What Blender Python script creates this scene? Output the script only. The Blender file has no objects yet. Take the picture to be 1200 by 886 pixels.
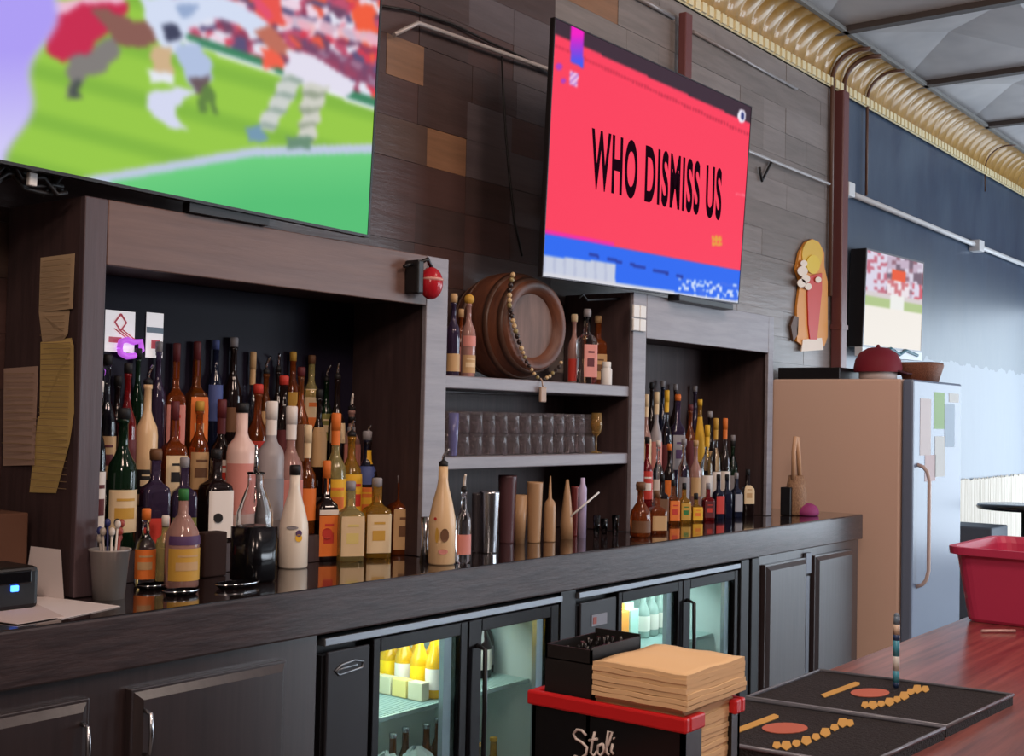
import bpy, bmesh, math, random
from mathutils import Vector, Matrix
random.seed(7)
SC = bpy.context.scene
COL = SC.collection
PI = math.pi

# ------------------------------------------------------------------ camera
PPX, PPY = 600.0, 443.0
def _cam():
    a = (1694-PPX, 510-PPY); b = (-1300-PPX, 450-PPY)
    f = math.sqrt(-(a[0]*b[0]+a[1]*b[1]))
    dx = Vector((a[0], a[1], f)).normalized()
    dy = Vector((b[0], b[1], f)).normalized()
    dz = -dx.cross(dy)
    if dz.y > 0: dz = -dz
    return f, dx, dy, dz
F, DX, DY, DZ = _cam()
EYE = Vector((0, 0, 1.42))
def ray(u, v):
    c = Vector((u-PPX, v-PPY, F))
    return Vector((DX.dot(c), DY.dot(c), DZ.dot(c)))
def at(u, v, x=None, y=None, z=None):
    """A measured point of the photograph on a known plane of the room."""
    d = ray(u, v)
    if x is not None: t = (x-EYE.x)/d.x
    elif y is not None: t = (y-EYE.y)/d.y
    else: t = (z-EYE.z)/d.z
    return EYE + d*t
def proj(p):
    q = Vector(p)-EYE
    c = DX*q.x + DY*q.y + DZ*q.z
    return PPX+F*c.x/c.z, PPY+F*c.y/c.z
def fwd(p):
    q = Vector(p)-EYE
    return (DX*q.x + DY*q.y + DZ*q.z).z

cd = bpy.data.cameras.new('camera'); cam = bpy.data.objects.new('camera', cd); COL.objects.link(cam)
right = Vector((DX.x, DY.x, DZ.x)); down = Vector((DX.y, DY.y, DZ.y)); fw = Vector((DX.z, DY.z, DZ.z))
M = Matrix.Identity(4)
for i in range(3):
    M[i][0] = right[i]; M[i][1] = -down[i]; M[i][2] = -fw[i]; M[i][3] = EYE[i]
cam.matrix_world = M
cd.sensor_width = 36; cd.sensor_fit = 'HORIZONTAL'; cd.lens = F*36/1200
cd.clip_start = 0.05
SC.camera = cam
SC.view_settings.view_transform = 'Standard'
SC.view_settings.look = 'None'
SC.view_settings.exposure = 0.0
SC.view_settings.gamma = 1.0
SC.view_settings.use_curve_mapping = False

# ------------------------------------------------------------------ materials
def lin(c):
    r = []
    for x in c:
        x = x/255.0
        r.append(x/12.92 if x <= .04045 else ((x+.055)/1.055)**2.4)
    return r
_M = {}
def mat(name, rgb=None, rough=.5, metal=0, trans=0, ior=1.45, emit=0, coat=0, crough=.03, noise=None, bump=0, spec=.5, alpha=1):
    """noise = (scale xyz, second rgb, detail)"""
    if name in _M: return _M[name]
    m = bpy.data.materials.new(name); m.use_nodes = True
    nt = m.node_tree; b = nt.nodes['Principled BSDF']
    c = lin(rgb)+[1]
    b.inputs['Base Color'].default_value = c
    b.inputs['Roughness'].default_value = rough
    b.inputs['Metallic'].default_value = metal
    b.inputs['IOR'].default_value = ior
    b.inputs['Transmission Weight'].default_value = trans
    b.inputs['Coat Weight'].default_value = coat
    b.inputs['Coat Roughness'].default_value = crough
    if crough > .25: b.inputs['Coat IOR'].default_value = 1.7
    b.inputs['Specular IOR Level'].default_value = spec
    if emit:
        b.inputs['Emission Color'].default_value = c
        b.inputs['Emission Strength'].default_value = emit
    if noise or bump:
        tc = nt.nodes.new('ShaderNodeTexCoord'); mp = nt.nodes.new('ShaderNodeMapping')
        nt.links.new(tc.outputs['Object'], mp.inputs['Vector'])
        sc_, c2, det = noise if noise else ((20, 20, 20), rgb, 4)
        mp.inputs['Scale'].default_value = sc_
        nz = nt.nodes.new('ShaderNodeTexNoise'); nz.inputs['Scale'].default_value = 1; nz.inputs['Detail'].default_value = det
        nz.inputs['Roughness'].default_value = .65
        nt.links.new(mp.outputs['Vector'], nz.inputs['Vector'])
        if noise:
            rp = nt.nodes.new('ShaderNodeValToRGB')
            rp.color_ramp.elements[0].position = .35; rp.color_ramp.elements[1].position = .68
            rp.color_ramp.elements[0].color = c; rp.color_ramp.elements[1].color = lin(c2)+[1]
            nt.links.new(nz.outputs['Fac'], rp.inputs['Fac']); nt.links.new(rp.outputs['Color'], b.inputs['Base Color'])
        if bump:
            bp = nt.nodes.new('ShaderNodeBump'); bp.inputs['Strength'].default_value = bump; bp.inputs['Distance'].default_value = .01
            nt.links.new(nz.outputs['Fac'], bp.inputs['Height']); nt.links.new(bp.outputs['Normal'], b.inputs['Normal'])
    _M[name] = m
    return m
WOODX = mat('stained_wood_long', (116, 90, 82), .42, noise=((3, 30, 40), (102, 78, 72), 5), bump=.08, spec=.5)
WOODZ = mat('stained_wood_upright', (82, 66, 70), .42, noise=((40, 30, 3), (70, 56, 60), 5), bump=.08, spec=.5)  # same cabinet wood, darkened for the dim end post
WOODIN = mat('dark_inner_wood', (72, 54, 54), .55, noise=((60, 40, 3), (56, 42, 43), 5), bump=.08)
SHELFW = mat('daylit_shelf_wood', (142, 136, 142), .40, noise=((4, 30, 40), (126, 120, 127), 5), bump=.07, spec=.6)  # same cabinet wood again, greyed and paled for the daylight it catches
TOPW = mat('glossy_counter_top', (42, 32, 33), .12, noise=((3, 30, 40), (28, 21, 22), 5), coat=.6)
FASC = mat('rough_counter_edge', (66, 51, 51), .5, noise=((8, 40, 60), (44, 33, 34), 8), bump=.3, spec=.3, coat=.75, crough=.2)
DOORW = mat('door_wood', (52, 40, 41), .5, noise=((50, 40, 3), (42, 32, 33), 5), bump=.08, spec=.3, coat=1, crough=.26)
BASEW = mat('base_wood', (52, 40, 41), .5, noise=((50, 40, 3), (42, 32, 33), 5), bump=.08, spec=.3, coat=1, crough=.26)
BLACK = mat('black_plastic', (22, 21, 24), .4)
GLOSSB = mat('gloss_black', (14, 13, 16), .15)
RUBBER = mat('black_rubber', (34, 29, 32), .75, noise=((300, 300, 300), (22, 19, 21), 2), bump=.5)
STEEL = mat('brushed_steel', (190, 190, 195), .25, metal=1)
CHROME = mat('chrome', (220, 220, 225), .08, metal=1)
ALU = mat('aluminium', (150, 155, 162), .35, metal=.8)
WHITE = mat('white_paint', (225, 222, 218), .45)
OFFW = mat('paper_white', (226, 216, 214), .8)
PAPER_Y = mat('yellow_paper', (196, 168, 104), .85)
PAPER_T = mat('tan_paper', (184, 158, 126), .85)
PAPER_G = mat('pale_tan_paper', (168, 140, 124), .85)
INK = mat('ink', (142, 118, 86), .9)
GLASS = mat('clear_glass', (245, 248, 250), .03, trans=1, ior=1.45)
PANE = mat('cooler_glass', (235, 246, 244), .0, trans=1, ior=1.1)
MIRROR = mat('smoked_mirror', (30, 27, 40), .3, spec=.04)
RED = mat('red_plastic', (196, 30, 34), .4)
MAROON = mat('maroon_paint', (104, 60, 60), .35)

# ------------------------------------------------------------------ mesh helpers
class MB:
    def __init__(s): s.bm = bmesh.new(); s.mi = 0
    def _tag(s, fs):
        for f in fs: f.material_index = s.mi
    def box(s, x0, x1, y0, y1, z0, z1, bev=0, rot=None):
        vs = [s.bm.verts.new(p) for p in ((x0,y0,z0),(x1,y0,z0),(x1,y1,z0),(x0,y1,z0),(x0,y0,z1),(x1,y0,z1),(x1,y1,z1),(x0,y1,z1))]
        fs = [s.bm.faces.new([vs[i] for i in q]) for q in ((0,3,2,1),(4,5,6,7),(0,1,5,4),(1,2,6,5),(2,3,7,6),(3,0,4,7))]
        s._tag(fs)
        if rot: bmesh.ops.rotate(s.bm, verts=vs, cent=rot[0], matrix=rot[1])
        if bev:
            es = {e for f in fs for e in f.edges}
            r = bmesh.ops.bevel(s.bm, geom=list(es), offset=bev, segments=2, affect='EDGES', profile=.5)
            s._tag(r['faces'])
        return s
    def lathe(s, prof, n=24, c=(0,0,0), sq=None, ys=1.0, smooth=True, a0=0, a1=2*PI):
        """prof [(r,z)]; sq = superellipse exponent for square sections"""
        closed = abs(a1-a0-2*PI) < 1e-6
        m = n if closed else n+1
        rings = []
        for r, z in prof:
            if r < 1e-6 and closed:
                rings.append([s.bm.verts.new((c[0], c[1], c[2]+z))]); continue
            ring = []
            for i in range(m):
                a = a0+(a1-a0)*i/n
                k = 1.0
                if sq:
                    k = (abs(math.cos(a))**sq+abs(math.sin(a))**sq)**(-1.0/sq)
                ring.append(s.bm.verts.new((c[0]+r*k*math.cos(a), c[1]+r*k*math.sin(a)*ys, c[2]+z)))
            rings.append(ring)
        for A, B in zip(rings, rings[1:]):
            L = n if closed else n
            for i in range(L):
                j = (i+1) % m if closed else i+1
                if len(A) == 1 and len(B) == 1: continue
                if len(A) == 1: q = [A[0], B[j], B[i]]
                elif len(B) == 1: q = [A[i], A[j], B[0]]
                else: q = [A[i], A[j], B[j], B[i]]
                f = s.bm.faces.new(q); f.smooth = smooth; f.material_index = s.mi
        return s
    def cyl(s, p0, p1, r, n=12, r1=None, caps=True):
        p0 = Vector(p0); p1 = Vector(p1); d = (p1-p0)
        q = d.to_track_quat('Z', 'Y').to_matrix()
        r1 = r if r1 is None else r1
        A = [s.bm.verts.new(p0+q@Vector((r*math.cos(2*PI*i/n), r*math.sin(2*PI*i/n), 0))) for i in range(n)]
        B = [s.bm.verts.new(p1+q@Vector((r1*math.cos(2*PI*i/n), r1*math.sin(2*PI*i/n), 0))) for i in range(n)]
        for i in range(n):
            f = s.bm.faces.new([A[i], A[(i+1)%n], B[(i+1)%n], B[i]]); f.smooth = True; f.material_index = s.mi
        if caps:
            s._tag([s.bm.faces.new(list(reversed(A))), s.bm.faces.new(B)])
        return s
    def tube(s, pts, r, n=10, caps=True):
        pts = [Vector(p) for p in pts]
        rings = []
        up = None
        for i, p in enumerate(pts):
            t = (pts[min(i+1, len(pts)-1)]-pts[max(i-1, 0)]).normalized()
            if up is None:
                up = t.orthogonal().normalized()
            up = (up-t*up.dot(t)).normalized()
            w = t.cross(up)
            rr = r[i] if isinstance(r, (list, tuple)) else r
            rings.append([s.bm.verts.new(p+up*rr*math.cos(2*PI*k/n)+w*rr*math.sin(2*PI*k/n)) for k in range(n)])
        for A, B in zip(rings, rings[1:]):
            for i in range(n):
                f = s.bm.faces.new([A[i], A[(i+1)%n], B[(i+1)%n], B[i]]); f.smooth = True; f.material_index = s.mi
        if caps:
            s._tag([s.bm.faces.new(list(reversed(rings[0]))), s.bm.faces.new(rings[-1])])
        return s
    def ball(s, c, r, u=12, v=8, sc=(1,1,1)):
        R = bmesh.ops.create_uvsphere(s.bm, u_segments=u, v_segments=v, radius=r, matrix=Matrix.Translation(c)@Matrix.Diagonal((*sc, 1)))
        for vv in R['verts']:
            for f in vv.link_faces: f.smooth = True; f.material_index = s.mi
        return s
    def poly(s, pts, mi=None):
        f = s.bm.faces.new([s.bm.verts.new(p) for p in pts]); f.material_index = s.mi if mi is None else mi
        return f
    def prism(s, pts, d):
        """extrude a planar polygon by vector d"""
        d = Vector(d); A = [s.bm.verts.new(p) for p in pts]; B = [s.bm.verts.new(Vector(p)+d) for p in pts]
        n = len(pts)
        fs = [s.bm.faces.new(A), s.bm.faces.new(list(reversed(B)))]
        for i in range(n): fs.append(s.bm.faces.new([A[i], B[i], B[(i+1)%n], A[(i+1)%n]]))
        s._tag(fs); return s
    def build(s, name, mats, parent=None, kind=None):
        bmesh.ops.recalc_face_normals(s.bm, faces=s.bm.faces[:])
        me = bpy.data.meshes.new(name); s.bm.to_mesh(me); s.bm.free()
        for m in (mats if isinstance(mats, (list, tuple)) else [mats]): me.materials.append(m)
        o = bpy.data.objects.new(name, me); COL.objects.link(o)
        if parent: o.parent = parent
        if kind: o['kind'] = kind
        return o
def tag(o, label, cat, group=None, kind=None):
    o['label'] = label; o['category'] = cat
    if group: o['group'] = group
    if kind: o['kind'] = kind
    return o
def thing(name, label, cat, loc=(0,0,0), rz=0, group=None):
    o = bpy.data.objects.new(name, None); COL.objects.link(o); o.empty_display_size = .05
    o.location = loc; o.rotation_euler = (0, 0, rz)
    return tag(o, label, cat, group)
def dup(src, loc, rz=0, label=None, group=None):
    r = src.copy(); COL.objects.link(r); r.location = loc; r.rotation_euler = (0, 0, rz)
    if label: r['label'] = label
    if group: r['group'] = group
    for ch in list(src.children):
        c = ch.copy(); COL.objects.link(c); c.parent = r
        for g in ch.children:
            d = g.copy(); COL.objects.link(d); d.parent = c
    return r
def lamp(name, typ, loc, energy, color, size=1, size_y=None, target=None):
    ld = bpy.data.lights.new(name, typ); ld.energy = energy; ld.color = color
    if typ == 'AREA':
        ld.size = size
        if size_y: ld.shape = 'RECTANGLE'; ld.size_y = size_y
    else: ld.shadow_soft_size = size
    o = bpy.data.objects.new(name, ld); COL.objects.link(o); o.location = loc
    if target: o.rotation_euler = (Vector(target)-Vector(loc)).to_track_quat('-Z', 'Y').to_euler()
    return o

YW = 3.06      # back wall
YF = 2.71      # cabinet fronts
ZC = 0.95      # counter top
YE = 2.41      # counter front edge
YC = 2.43      # under-counter fronts
ZB = 1.07      # bar top
XR = 12.6; XL = -2.2; YFRONT = -4.6; ZCEIL = 3.78

# ------------------------------------------------------------------ room
m = MB(); m.box(XL, XR, YFRONT, YW+.3, -.1, 0)
m.build('floor', mat('floor_tile', (104, 98, 96), .4, noise=((3, 3, 3), (90, 84, 82), 3)), kind='structure')

# plank cladding
XP = at(984, 200, y=YW).x
tones = [(80, 58, 55), (72, 56, 54), (88, 78, 80), (126, 116, 112), (88, 68, 60), (136, 100, 76), (136, 126, 122)]
pm = [mat('plank_%d' % i, c, .32, noise=((3, 14, 32), tuple(int(k*.88) for k in c), 6), bump=.2) for i, c in enumerate(tones)]
def plankz(z): return z
# a few paler tiles stand out: (left, right, height) on the wall
PALE = []
for u0, u1, v0 in ((497, 543, 176), (449, 493, 72), (648, 721, 10)):
    PALE.append((at(u0, v0, y=YW).x, at(u1, v0, y=YW).x, at((u0+u1)/2, v0, y=YW).z))
m = MB(); RH = .148
z0 = at(519, 155, y=YW-.01).z
z = .62+(z0-.62) % RH-RH
ZPT = 3.50
GX = PALE[0][1]
while z < ZPT:
    x = GX-.29*22; pale = [p for p in PALE if z < p[2] < z+RH]
    while x < XP:
        L = random.choice((.29, .29, .58, .58))
        k = None
        for p in pale:
            if abs(x-p[0]) < .005: L = p[1]-p[0]; k = 5
            elif x < p[0] < x+L: L = p[0]-x
        mid = x+L/2; d = YW-.014-random.random()*.003
        px, py = proj((mid, YW, z+RH/2))
        if k is None:
            k = random.choice((0, 0, 1, 4, 0, 1)) if px < 540 else (random.choice((1, 2, 2, 2, 0)) if px < 660 else random.choice((3, 3, 6, 6, 3, 6, 3, 3)))  # left planks get darker tones for the weaker light there
        m.mi = k
        m.box(x+.0005, min(x+L, XP)-.0005, d, YW-.001, z+.0006, min(z+RH-.0006, ZPT))
        x += L
    z += RH
m.build('trim_1', pm, kind='structure')
m = MB(); m.box(XL, XP, YW-.004, YW+.12, 0, ZCEIL+.3)
m.build('wall_back', mat('wall_backing', (44, 38, 36), .8), kind='structure')

# painted wall beyond the planks: dark blue over pale blue with a dripping edge
def blue_wall():
    mm = bpy.data.materials.new('two_tone_blue_wall'); mm.use_nodes = True
    nt = mm.node_tree; b = nt.nodes['Principled BSDF']; b.inputs['Roughness'].default_value = .38
    tc = nt.nodes.new('ShaderNodeTexCoord'); sp = nt.nodes.new('ShaderNodeSeparateXYZ')
    nt.links.new(tc.outputs['Object'], sp.inputs['Vector'])
    n1 = nt.nodes.new('ShaderNodeTexNoise'); n1.inputs['Scale'].default_value = 1; n1.inputs['Detail'].default_value = 3
    mp = nt.nodes.new('ShaderNodeMapping'); mp.inputs['Scale'].default_value = (7, .01, .2)
    nt.links.new(tc.outputs['Object'], mp.inputs['Vector']); nt.links.new(mp.outputs['Vector'], n1.inputs['Vector'])
    ad = nt.nodes.new('ShaderNodeMath'); ad.operation = 'MULTIPLY_ADD'; ad.inputs[1].default_value = .16
    nt.links.new(n1.outputs['Fac'], ad.inputs[0]); nt.links.new(sp.outputs['Z'], ad.inputs[2])
    gt = nt.nodes.new('ShaderNodeMath'); gt.operation = 'GREATER_THAN'; gt.inputs[1].default_value = 1.985
    nt.links.new(ad.outputs[0], gt.inputs[0])
    n2 = nt.nodes.new('ShaderNodeTexNoise'); n2.inputs['Scale'].default_value = 1; n2.inputs['Detail'].default_value = 6
    mp2 = nt.nodes.new('ShaderNodeMapping'); mp2.inputs['Scale'].default_value = (3, 3, 1.3)
    nt.links.new(tc.outputs['Object'], mp2.inputs['Vector']); nt.links.new(mp2.outputs['Vector'], n2.inputs['Vector'])
    r1 = nt.nodes.new('ShaderNodeValToRGB')
    r1.color_ramp.elements[0].color = lin((46, 60, 84))+[1]; r1.color_ramp.elements[1].color = lin((66, 82, 102))+[1]
    r1.color_ramp.elements[0].position = .3; r1.color_ramp.elements[1].position = .7
    nt.links.new(n2.outputs['Fac'], r1.inputs['Fac'])
    mx = nt.nodes.new('ShaderNodeMix'); mx.data_type = 'RGBA'
    mx.inputs[6].default_value = lin((132, 142, 154))+[1]
    # the dark coat thins into a pale mottled band just above the drips
    fr_ = nt.nodes.new('ShaderNodeMapRange'); fr_.inputs[1].default_value = 1.95; fr_.inputs[2].default_value = 2.75; fr_.inputs[3].default_value = .75; fr_.inputs[4].default_value = 0
    zn = nt.nodes.new('ShaderNodeMath'); zn.operation = 'MULTIPLY_ADD'; zn.inputs[1].default_value = .7; nt.links.new(n2.outputs['Fac'], zn.inputs[0]); 
    zs_ = nt.nodes.new('ShaderNodeMath'); zs_.operation = 'SUBTRACT'; zs_.inputs[1].default_value = .35; nt.links.new(sp.outputs['Z'], zs_.inputs[0]); nt.links.new(zs_.outputs[0], zn.inputs[2])
    nt.links.new(zn.outputs[0], fr_.inputs[0])
    mb = nt.nodes.new('ShaderNodeMix'); mb.data_type = 'RGBA'; mb.inputs[7].default_value = lin((104, 116, 124))+[1]
    nt.links.new(fr_.outputs[0], mb.inputs[0]); nt.links.new(r1.outputs['Color'], mb.inputs[6])
    nt.links.new(gt.outputs[0], mx.inputs[0]); nt.links.new(mb.outputs[2], mx.inputs[7])
    nt.links.new(mx.outputs[2], b.inputs['Base Color'])
    bp = nt.nodes.new('ShaderNodeBump'); bp.inputs['Strength'].default_value = .3; bp.inputs['Distance'].default_value = .02
    nt.links.new(n2.outputs['Fac'], bp.inputs['Height']); nt.links.new(bp.outputs['Normal'], b.inputs['Normal'])
    return mm
m = MB(); m.box(XP, XR, YW, YW+.12, 0, ZCEIL+.3); m.build('wall_back_blue', blue_wall(), kind='structure')

# reed matting on the low wall
reed = mat('reed', (236, 228, 214), .6, noise=((40, 5, 2), (206, 194, 176), 4))
m = MB(); zt = at(1160, 560, y=YW-.03).z
x = 8.4
while x < XR-.05:
    d_ = .006+.003*random.random()
    m.box(x-.0125, x+.0125, YW-.012-d_, YW-.012, .001, zt+random.uniform(-.01, .012), .002)
    x += .0262
m.box(8.4, XR-.05, YW-.012, YW-.008, .001, zt-.02)
tag(m.build('reed_matting', reed), 'tan reed matting covering the lower blue wall', 'matting')

# right, left and front walls with big windows that let the daylight in
wallp = mat('plain_wall', (176, 168, 160), .7)
def window_wall(name, axis, pos, lo, hi, openings, thick=.15):
    """wall with rectangular openings [(a0,a1,z0,z1)] built from strips"""
    m = MB(); a = lo
    def b(a0, a1, z0, z1):
        if a1-a0 < 1e-3 or z1-z0 < 1e-3: return
        if axis == 'x': m.box(pos, pos+thick, a0, a1, z0, z1)
        else: m.box(a0, a1, pos-thick, pos, z0, z1)
    for (a0, a1, z0, z1) in openings:
        b(a, a0, 0, ZCEIL+.3); b(a0, a1, 0, z0); b(a0, a1, z1, ZCEIL+.3); a = a1
    b(a, hi, 0, ZCEIL+.3)
    m.build(name, wallp, kind='structure')
window_wall('wall_right', 'x', XR, YFRONT, YW, [(-3.8, 2.9, .12, 2.6)])
window_wall('wall_front', 'y', YFRONT, XL, XR, [(7.2, 9.4, .7, 2.9), (9.8, 12.2, .7, 2.9)])
m = MB(); m.box(XL-.15, XL, YFRONT, YW, 0, ZCEIL+.3); m.build('wall_left', wallp, kind='structure')
wf = mat('window_frame', (60, 56, 54), .5)
def wframe(name, axis, pos, a0, a1, z0, z1, nm):
    m = MB()
    def b(p, q, s, t):
        if axis == 'x': m.box(pos+.03, pos+.09, p, q, s, t)
        else: m.box(p, q, pos-.09, pos-.03, s, t)
    b(a0, a1, z0, z0+.06); b(a0, a1, z1-.06, z1)
    for i in range(nm+1):
        c = a0+(a1-a0)*i/nm
        b(max(a0, c-.03), min(a1, c+.03), z0, z1)
    o = m.build(name, wf, kind='structure')
    m = MB()
    if axis == 'x': m.box(pos+.055, pos+.061, a0, a1, z0, z1)
    else: m.box(a0, a1, pos-.061, pos-.055, z0, z1)
    m.build('pane', PANE, o)
wframe('window_1', 'x', XR, -3.8, 2.9, .12, 2.6, 4)
wframe('window_2', 'y', YFRONT, 7.2, 9.4, .7, 2.9, 2)
wframe('window_3', 'y', YFRONT, 9.8, 12.2, .7, 2.9, 2)

# ceiling: folded grey panels between dark beams that run along Y
cm = mat('ceiling_panel', (202, 200, 201), .5, noise=((1.5, 1.5, 1.5), (174, 173, 176), 3))
BX = [5.0 + 1.18*i for i in range(-6, 8)]
b1 = at(997, 32, z=ZCEIL); b2 = at(1087, 97, z=ZCEIL); b3 = at(1152, 146, z=ZCEIL)
step = (b3.x-b1.x)/2
BX = [b1.x + step*i for i in range(-7, 4)]
m = MB(); YS = [YW-.02-1.15*i for i in range(8)]
for xa, xb in zip(BX, BX[1:]):
    for ya, yb in zip(YS, YS[1:]):
        c = ((xa+xb)/2, (ya+yb)/2, ZCEIL+.10)
        P = [(xa, ya, ZCEIL), (xb, ya, ZCEIL), (xb, yb, ZCEIL), (xa, yb, ZCEIL)]
        for i in range(4): m.poly([P[i], P[(i+1) % 4], c])
m.build('ceiling', cm, kind='structure')
m = MB(); m.box(XL-.2, XR+.2, YFRONT-.2, YW+.2, ZCEIL+.26, ZCEIL+.36); m.build('ceiling_deck', mat('deck', (120, 120, 122), .7), kind='structure')
bmt = mat('dark_beam', (74, 66, 64), .5)
for i, x in enumerate(BX):
    m = MB(); m.box(x-.035, x+.035, YFRONT, YW-.02, ZCEIL-.03, ZCEIL+.04)
    m.build('trim_%d' % (i+2), bmt, kind='structure')

# gold corrugated cove that curves from the wall top up to the ceiling
CR = .200; CZ0 = 3.562
CCY, CCZ = YW-CR, CZ0               # centre of the quarter round (room side)
gold = mat('gold_cove_paint', (172, 132, 60), .45, metal=.05, noise=((14, 14, 14), (150, 112, 46), 4), coat=.55, crough=.1)
m = MB(); pitch = .144; NA = 14; x = -1.5; prev = None
while x < XR-.02:
    for t, d in ((0, 0), (.06, .003), (.16, .008), (.3, .0125), (.5, .0145), (.7, .0125), (.84, .008), (.94, .003)):
        r = CR-.001-d
        ring = [m.bm.verts.new((x+t*pitch, CCY+r*math.cos(PI/2*k/NA), CCZ+r*math.sin(PI/2*k/NA))) for k in range(NA+1)]
        if prev:
            for k in range(NA):
                f = m.bm.faces.new([prev[k], prev[k+1], ring[k+1], ring[k]]); f.smooth = True
        prev = ring
    x += pitch
m.build('trim_30', gold, kind='structure')
m = MB(); m.box(-1.5, XR-.02, CCY-.03, CCY+.002, CZ0+CR-.012, CZ0+CR+.012, .003); m.build('trim_31', mat('cove_edge', (120, 120, 118), .5), kind='structure')
cream = mat('cream_trim', (226, 212, 172), .4)
m = MB(); zb = CZ0-.001; za = zb-.058
m.box(-1.5, XR-.02, YW-.030, YW-.022, za, zb)
x = 3.0
while x < XR-.05:
    m.box(x, x+.046, YW-.046, YW-.029, za+.004, zb-.003); x += .072
m.build('trim_32', cream, kind='structure')

# ------------------------------------------------------------------ pipes and wires on the wall
cond = mat('grey_conduit', (150, 142, 140), .4, metal=.3)
condl = mat('pale_conduit', (176, 168, 166), .4, metal=.2)
condw = mat('white_conduit', (208, 208, 210), .4)
def wallpipe(name, pts, r, mt, label, cat, n=8):
    m = MB(); m.tube(pts, r, n); return tag(m.build(name, mt), label, cat)
pz = at(880, 178, y=YW-.05).z
pa = at(462, 34, y=YW-.05); pa2 = at(490, 27, y=YW-.05)
xcol = at(972, 215, y=YW-.05).x
wallpipe('conduit', [(pa.x, YW-.05, at(455,38,y=YW-.05).z), (pa2.x, YW-.05, pa2.z), (at(640,80,y=YW-.05).x, YW-.05, at(640,80,y=YW-.05).z), (at(700,104,y=YW-.05).x, YW-.05, pz), (xcol, YW-.05, pz)], .009, condl,
         'grey conduit crossing the planks behind the red screen', 'conduit')
e1 = at(1000, 228, y=YW-.04); e2 = at(1155, 292, y=YW-.04)
wallpipe('conduit', [(e1.x, YW-.04, e1.z), (e2.x, YW-.04, e2.z), (XR-.1, YW-.04, e2.z)], .02, condw, 'white conduit running across the dark blue wall', 'conduit')
q1 = at(812, 37, y=YW-.03); q2 = at(934, 104, y=YW-.03)
wallpipe('conduit', [(q1.x, YW-.03, q1.z), (q2.x, YW-.03, q2.z)], .009, cond, 'thin silver conduit just below the cream strip', 'conduit')
q1 = at(745, -4, y=YW-.03); q2 = at(790, 20, y=YW-.03)
wallpipe('conduit', [(q1.x, YW-.03, q1.z), (q2.x, YW-.03, q2.z)], .012, cond, 'short silver conduit ending at the brown drop pipe', 'conduit')
# brown drop pipe above the red screen
a = at(802, 8, y=YW-.06); b = at(796, 82, y=YW-.06)
m = MB(); m.box(a.x-.035, a.x+.035, YW-.09, YW-.047, b.z-.1, ZCEIL-.35, .006)
tag(m.build('drop_pipe', MAROON), 'short brown square drop pipe above the red screen', 'pipe')
# brown upright post with conduits bending over the duct
px0 = at(985, 300, y=YW-.06).x
m = MB(); m.box(px0-.045, px0+.045, YW-.09, YW-.02, .001, za-.01, .008)
m.box(px0-.052, px0+.052, YW-.094, YW-.02, 2.0, 2.03)
tag(m.build('upright_post', MAROON), 'dark red-brown upright post where planks meet blue wall', 'post')
brown = mat('brown_conduit', (92, 62, 48), .4)
def overduct(x, r, zlow, label):
    R = CR-.021-r
    pts = [(x, CCY+R, zlow), (x, CCY+R, CCZ-.2)]
    for k in range(10):
        a_ = PI/2*k/9
        pts.append((x+.05*k/9, CCY+R*math.cos(a_), CCZ+R*math.sin(a_)))
    pts.append((x+.07, CCY-.05, CCZ+R-.002))
    return wallpipe('bent_conduit', pts, r, brown, label, 'conduit')
overduct(px0-.10, .015, 2.2, 'brown conduit curving up the gold cove, nearest the red screen')
overduct(px0+.085, .015, 2.0, 'brown conduit curving up the gold cove beside the upright post')
x3 = at(1019, 180, y=YW-.05).x
overduct(x3, .010, at(1016, 228, y=YW-.05).z, 'thin brown cable curving up the gold cove on the blue wall')
x3 = at(1158, 190, y=YW-.05).x
overduct(x3, .006, CZ0-.05, 'thin cable crossing the gold cove far along the blue wall')
# hanging cables on planks
cab = mat('black_cable', (30, 27, 28), .5)
def cable(pix, label, y=YW-.03, r=.005):
    pts = [at(u, v, y=y) for u, v in pix]
    return wallpipe('wall_cable', pts, r, cab, label, 'cable', 6)
cable([(588, 66), (590, 110), (593, 160), (597, 205), (603, 260), (612, 300)], 'thin black cable hanging beside the red screen')
cable([(440, 6), (480, 12), (530, 28), (575, 50), (610, 66), (645, 84)], 'loose dark cable sagging above the grey conduit')
cable([(890, 196), (893, 212), (899, 200), (904, 190)], 'small looped cable clip on the planks', r=.008)
def jbox(u, v, w, h, label, mt, y0=YW-.09):
    p = at(u, v, y=y0)
    m = MB(); m.box(-w/2, w/2, 0, YW-y0-.004, -h/2, h/2, .006); o = m.build('junction_box', mt); o.location = p
    tag(o, label, 'junction box'); return o
jbox(999, 222, .10, .09, 'white junction box beside the upright post', condw)
jbox(1151, 288, .13, .09, 'white junction box along the blue wall conduit', condw)

# ------------------------------------------------------------------ counter
m = MB(); m.box(.7, 6.206, YE, YW-.022, ZC-.035, ZC, .004)
ct = thing('countertop', 'long dark wooden back counter with a thick rough front edge', 'counter', (0, 0, 0))
m.build('top', TOPW, ct)
m = MB(); m.box(.7, 6.206, YE-.002, YE+.045, ZC-.128, ZC-.002, .006); m.build('front_edge', FASC, ct)

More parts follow.
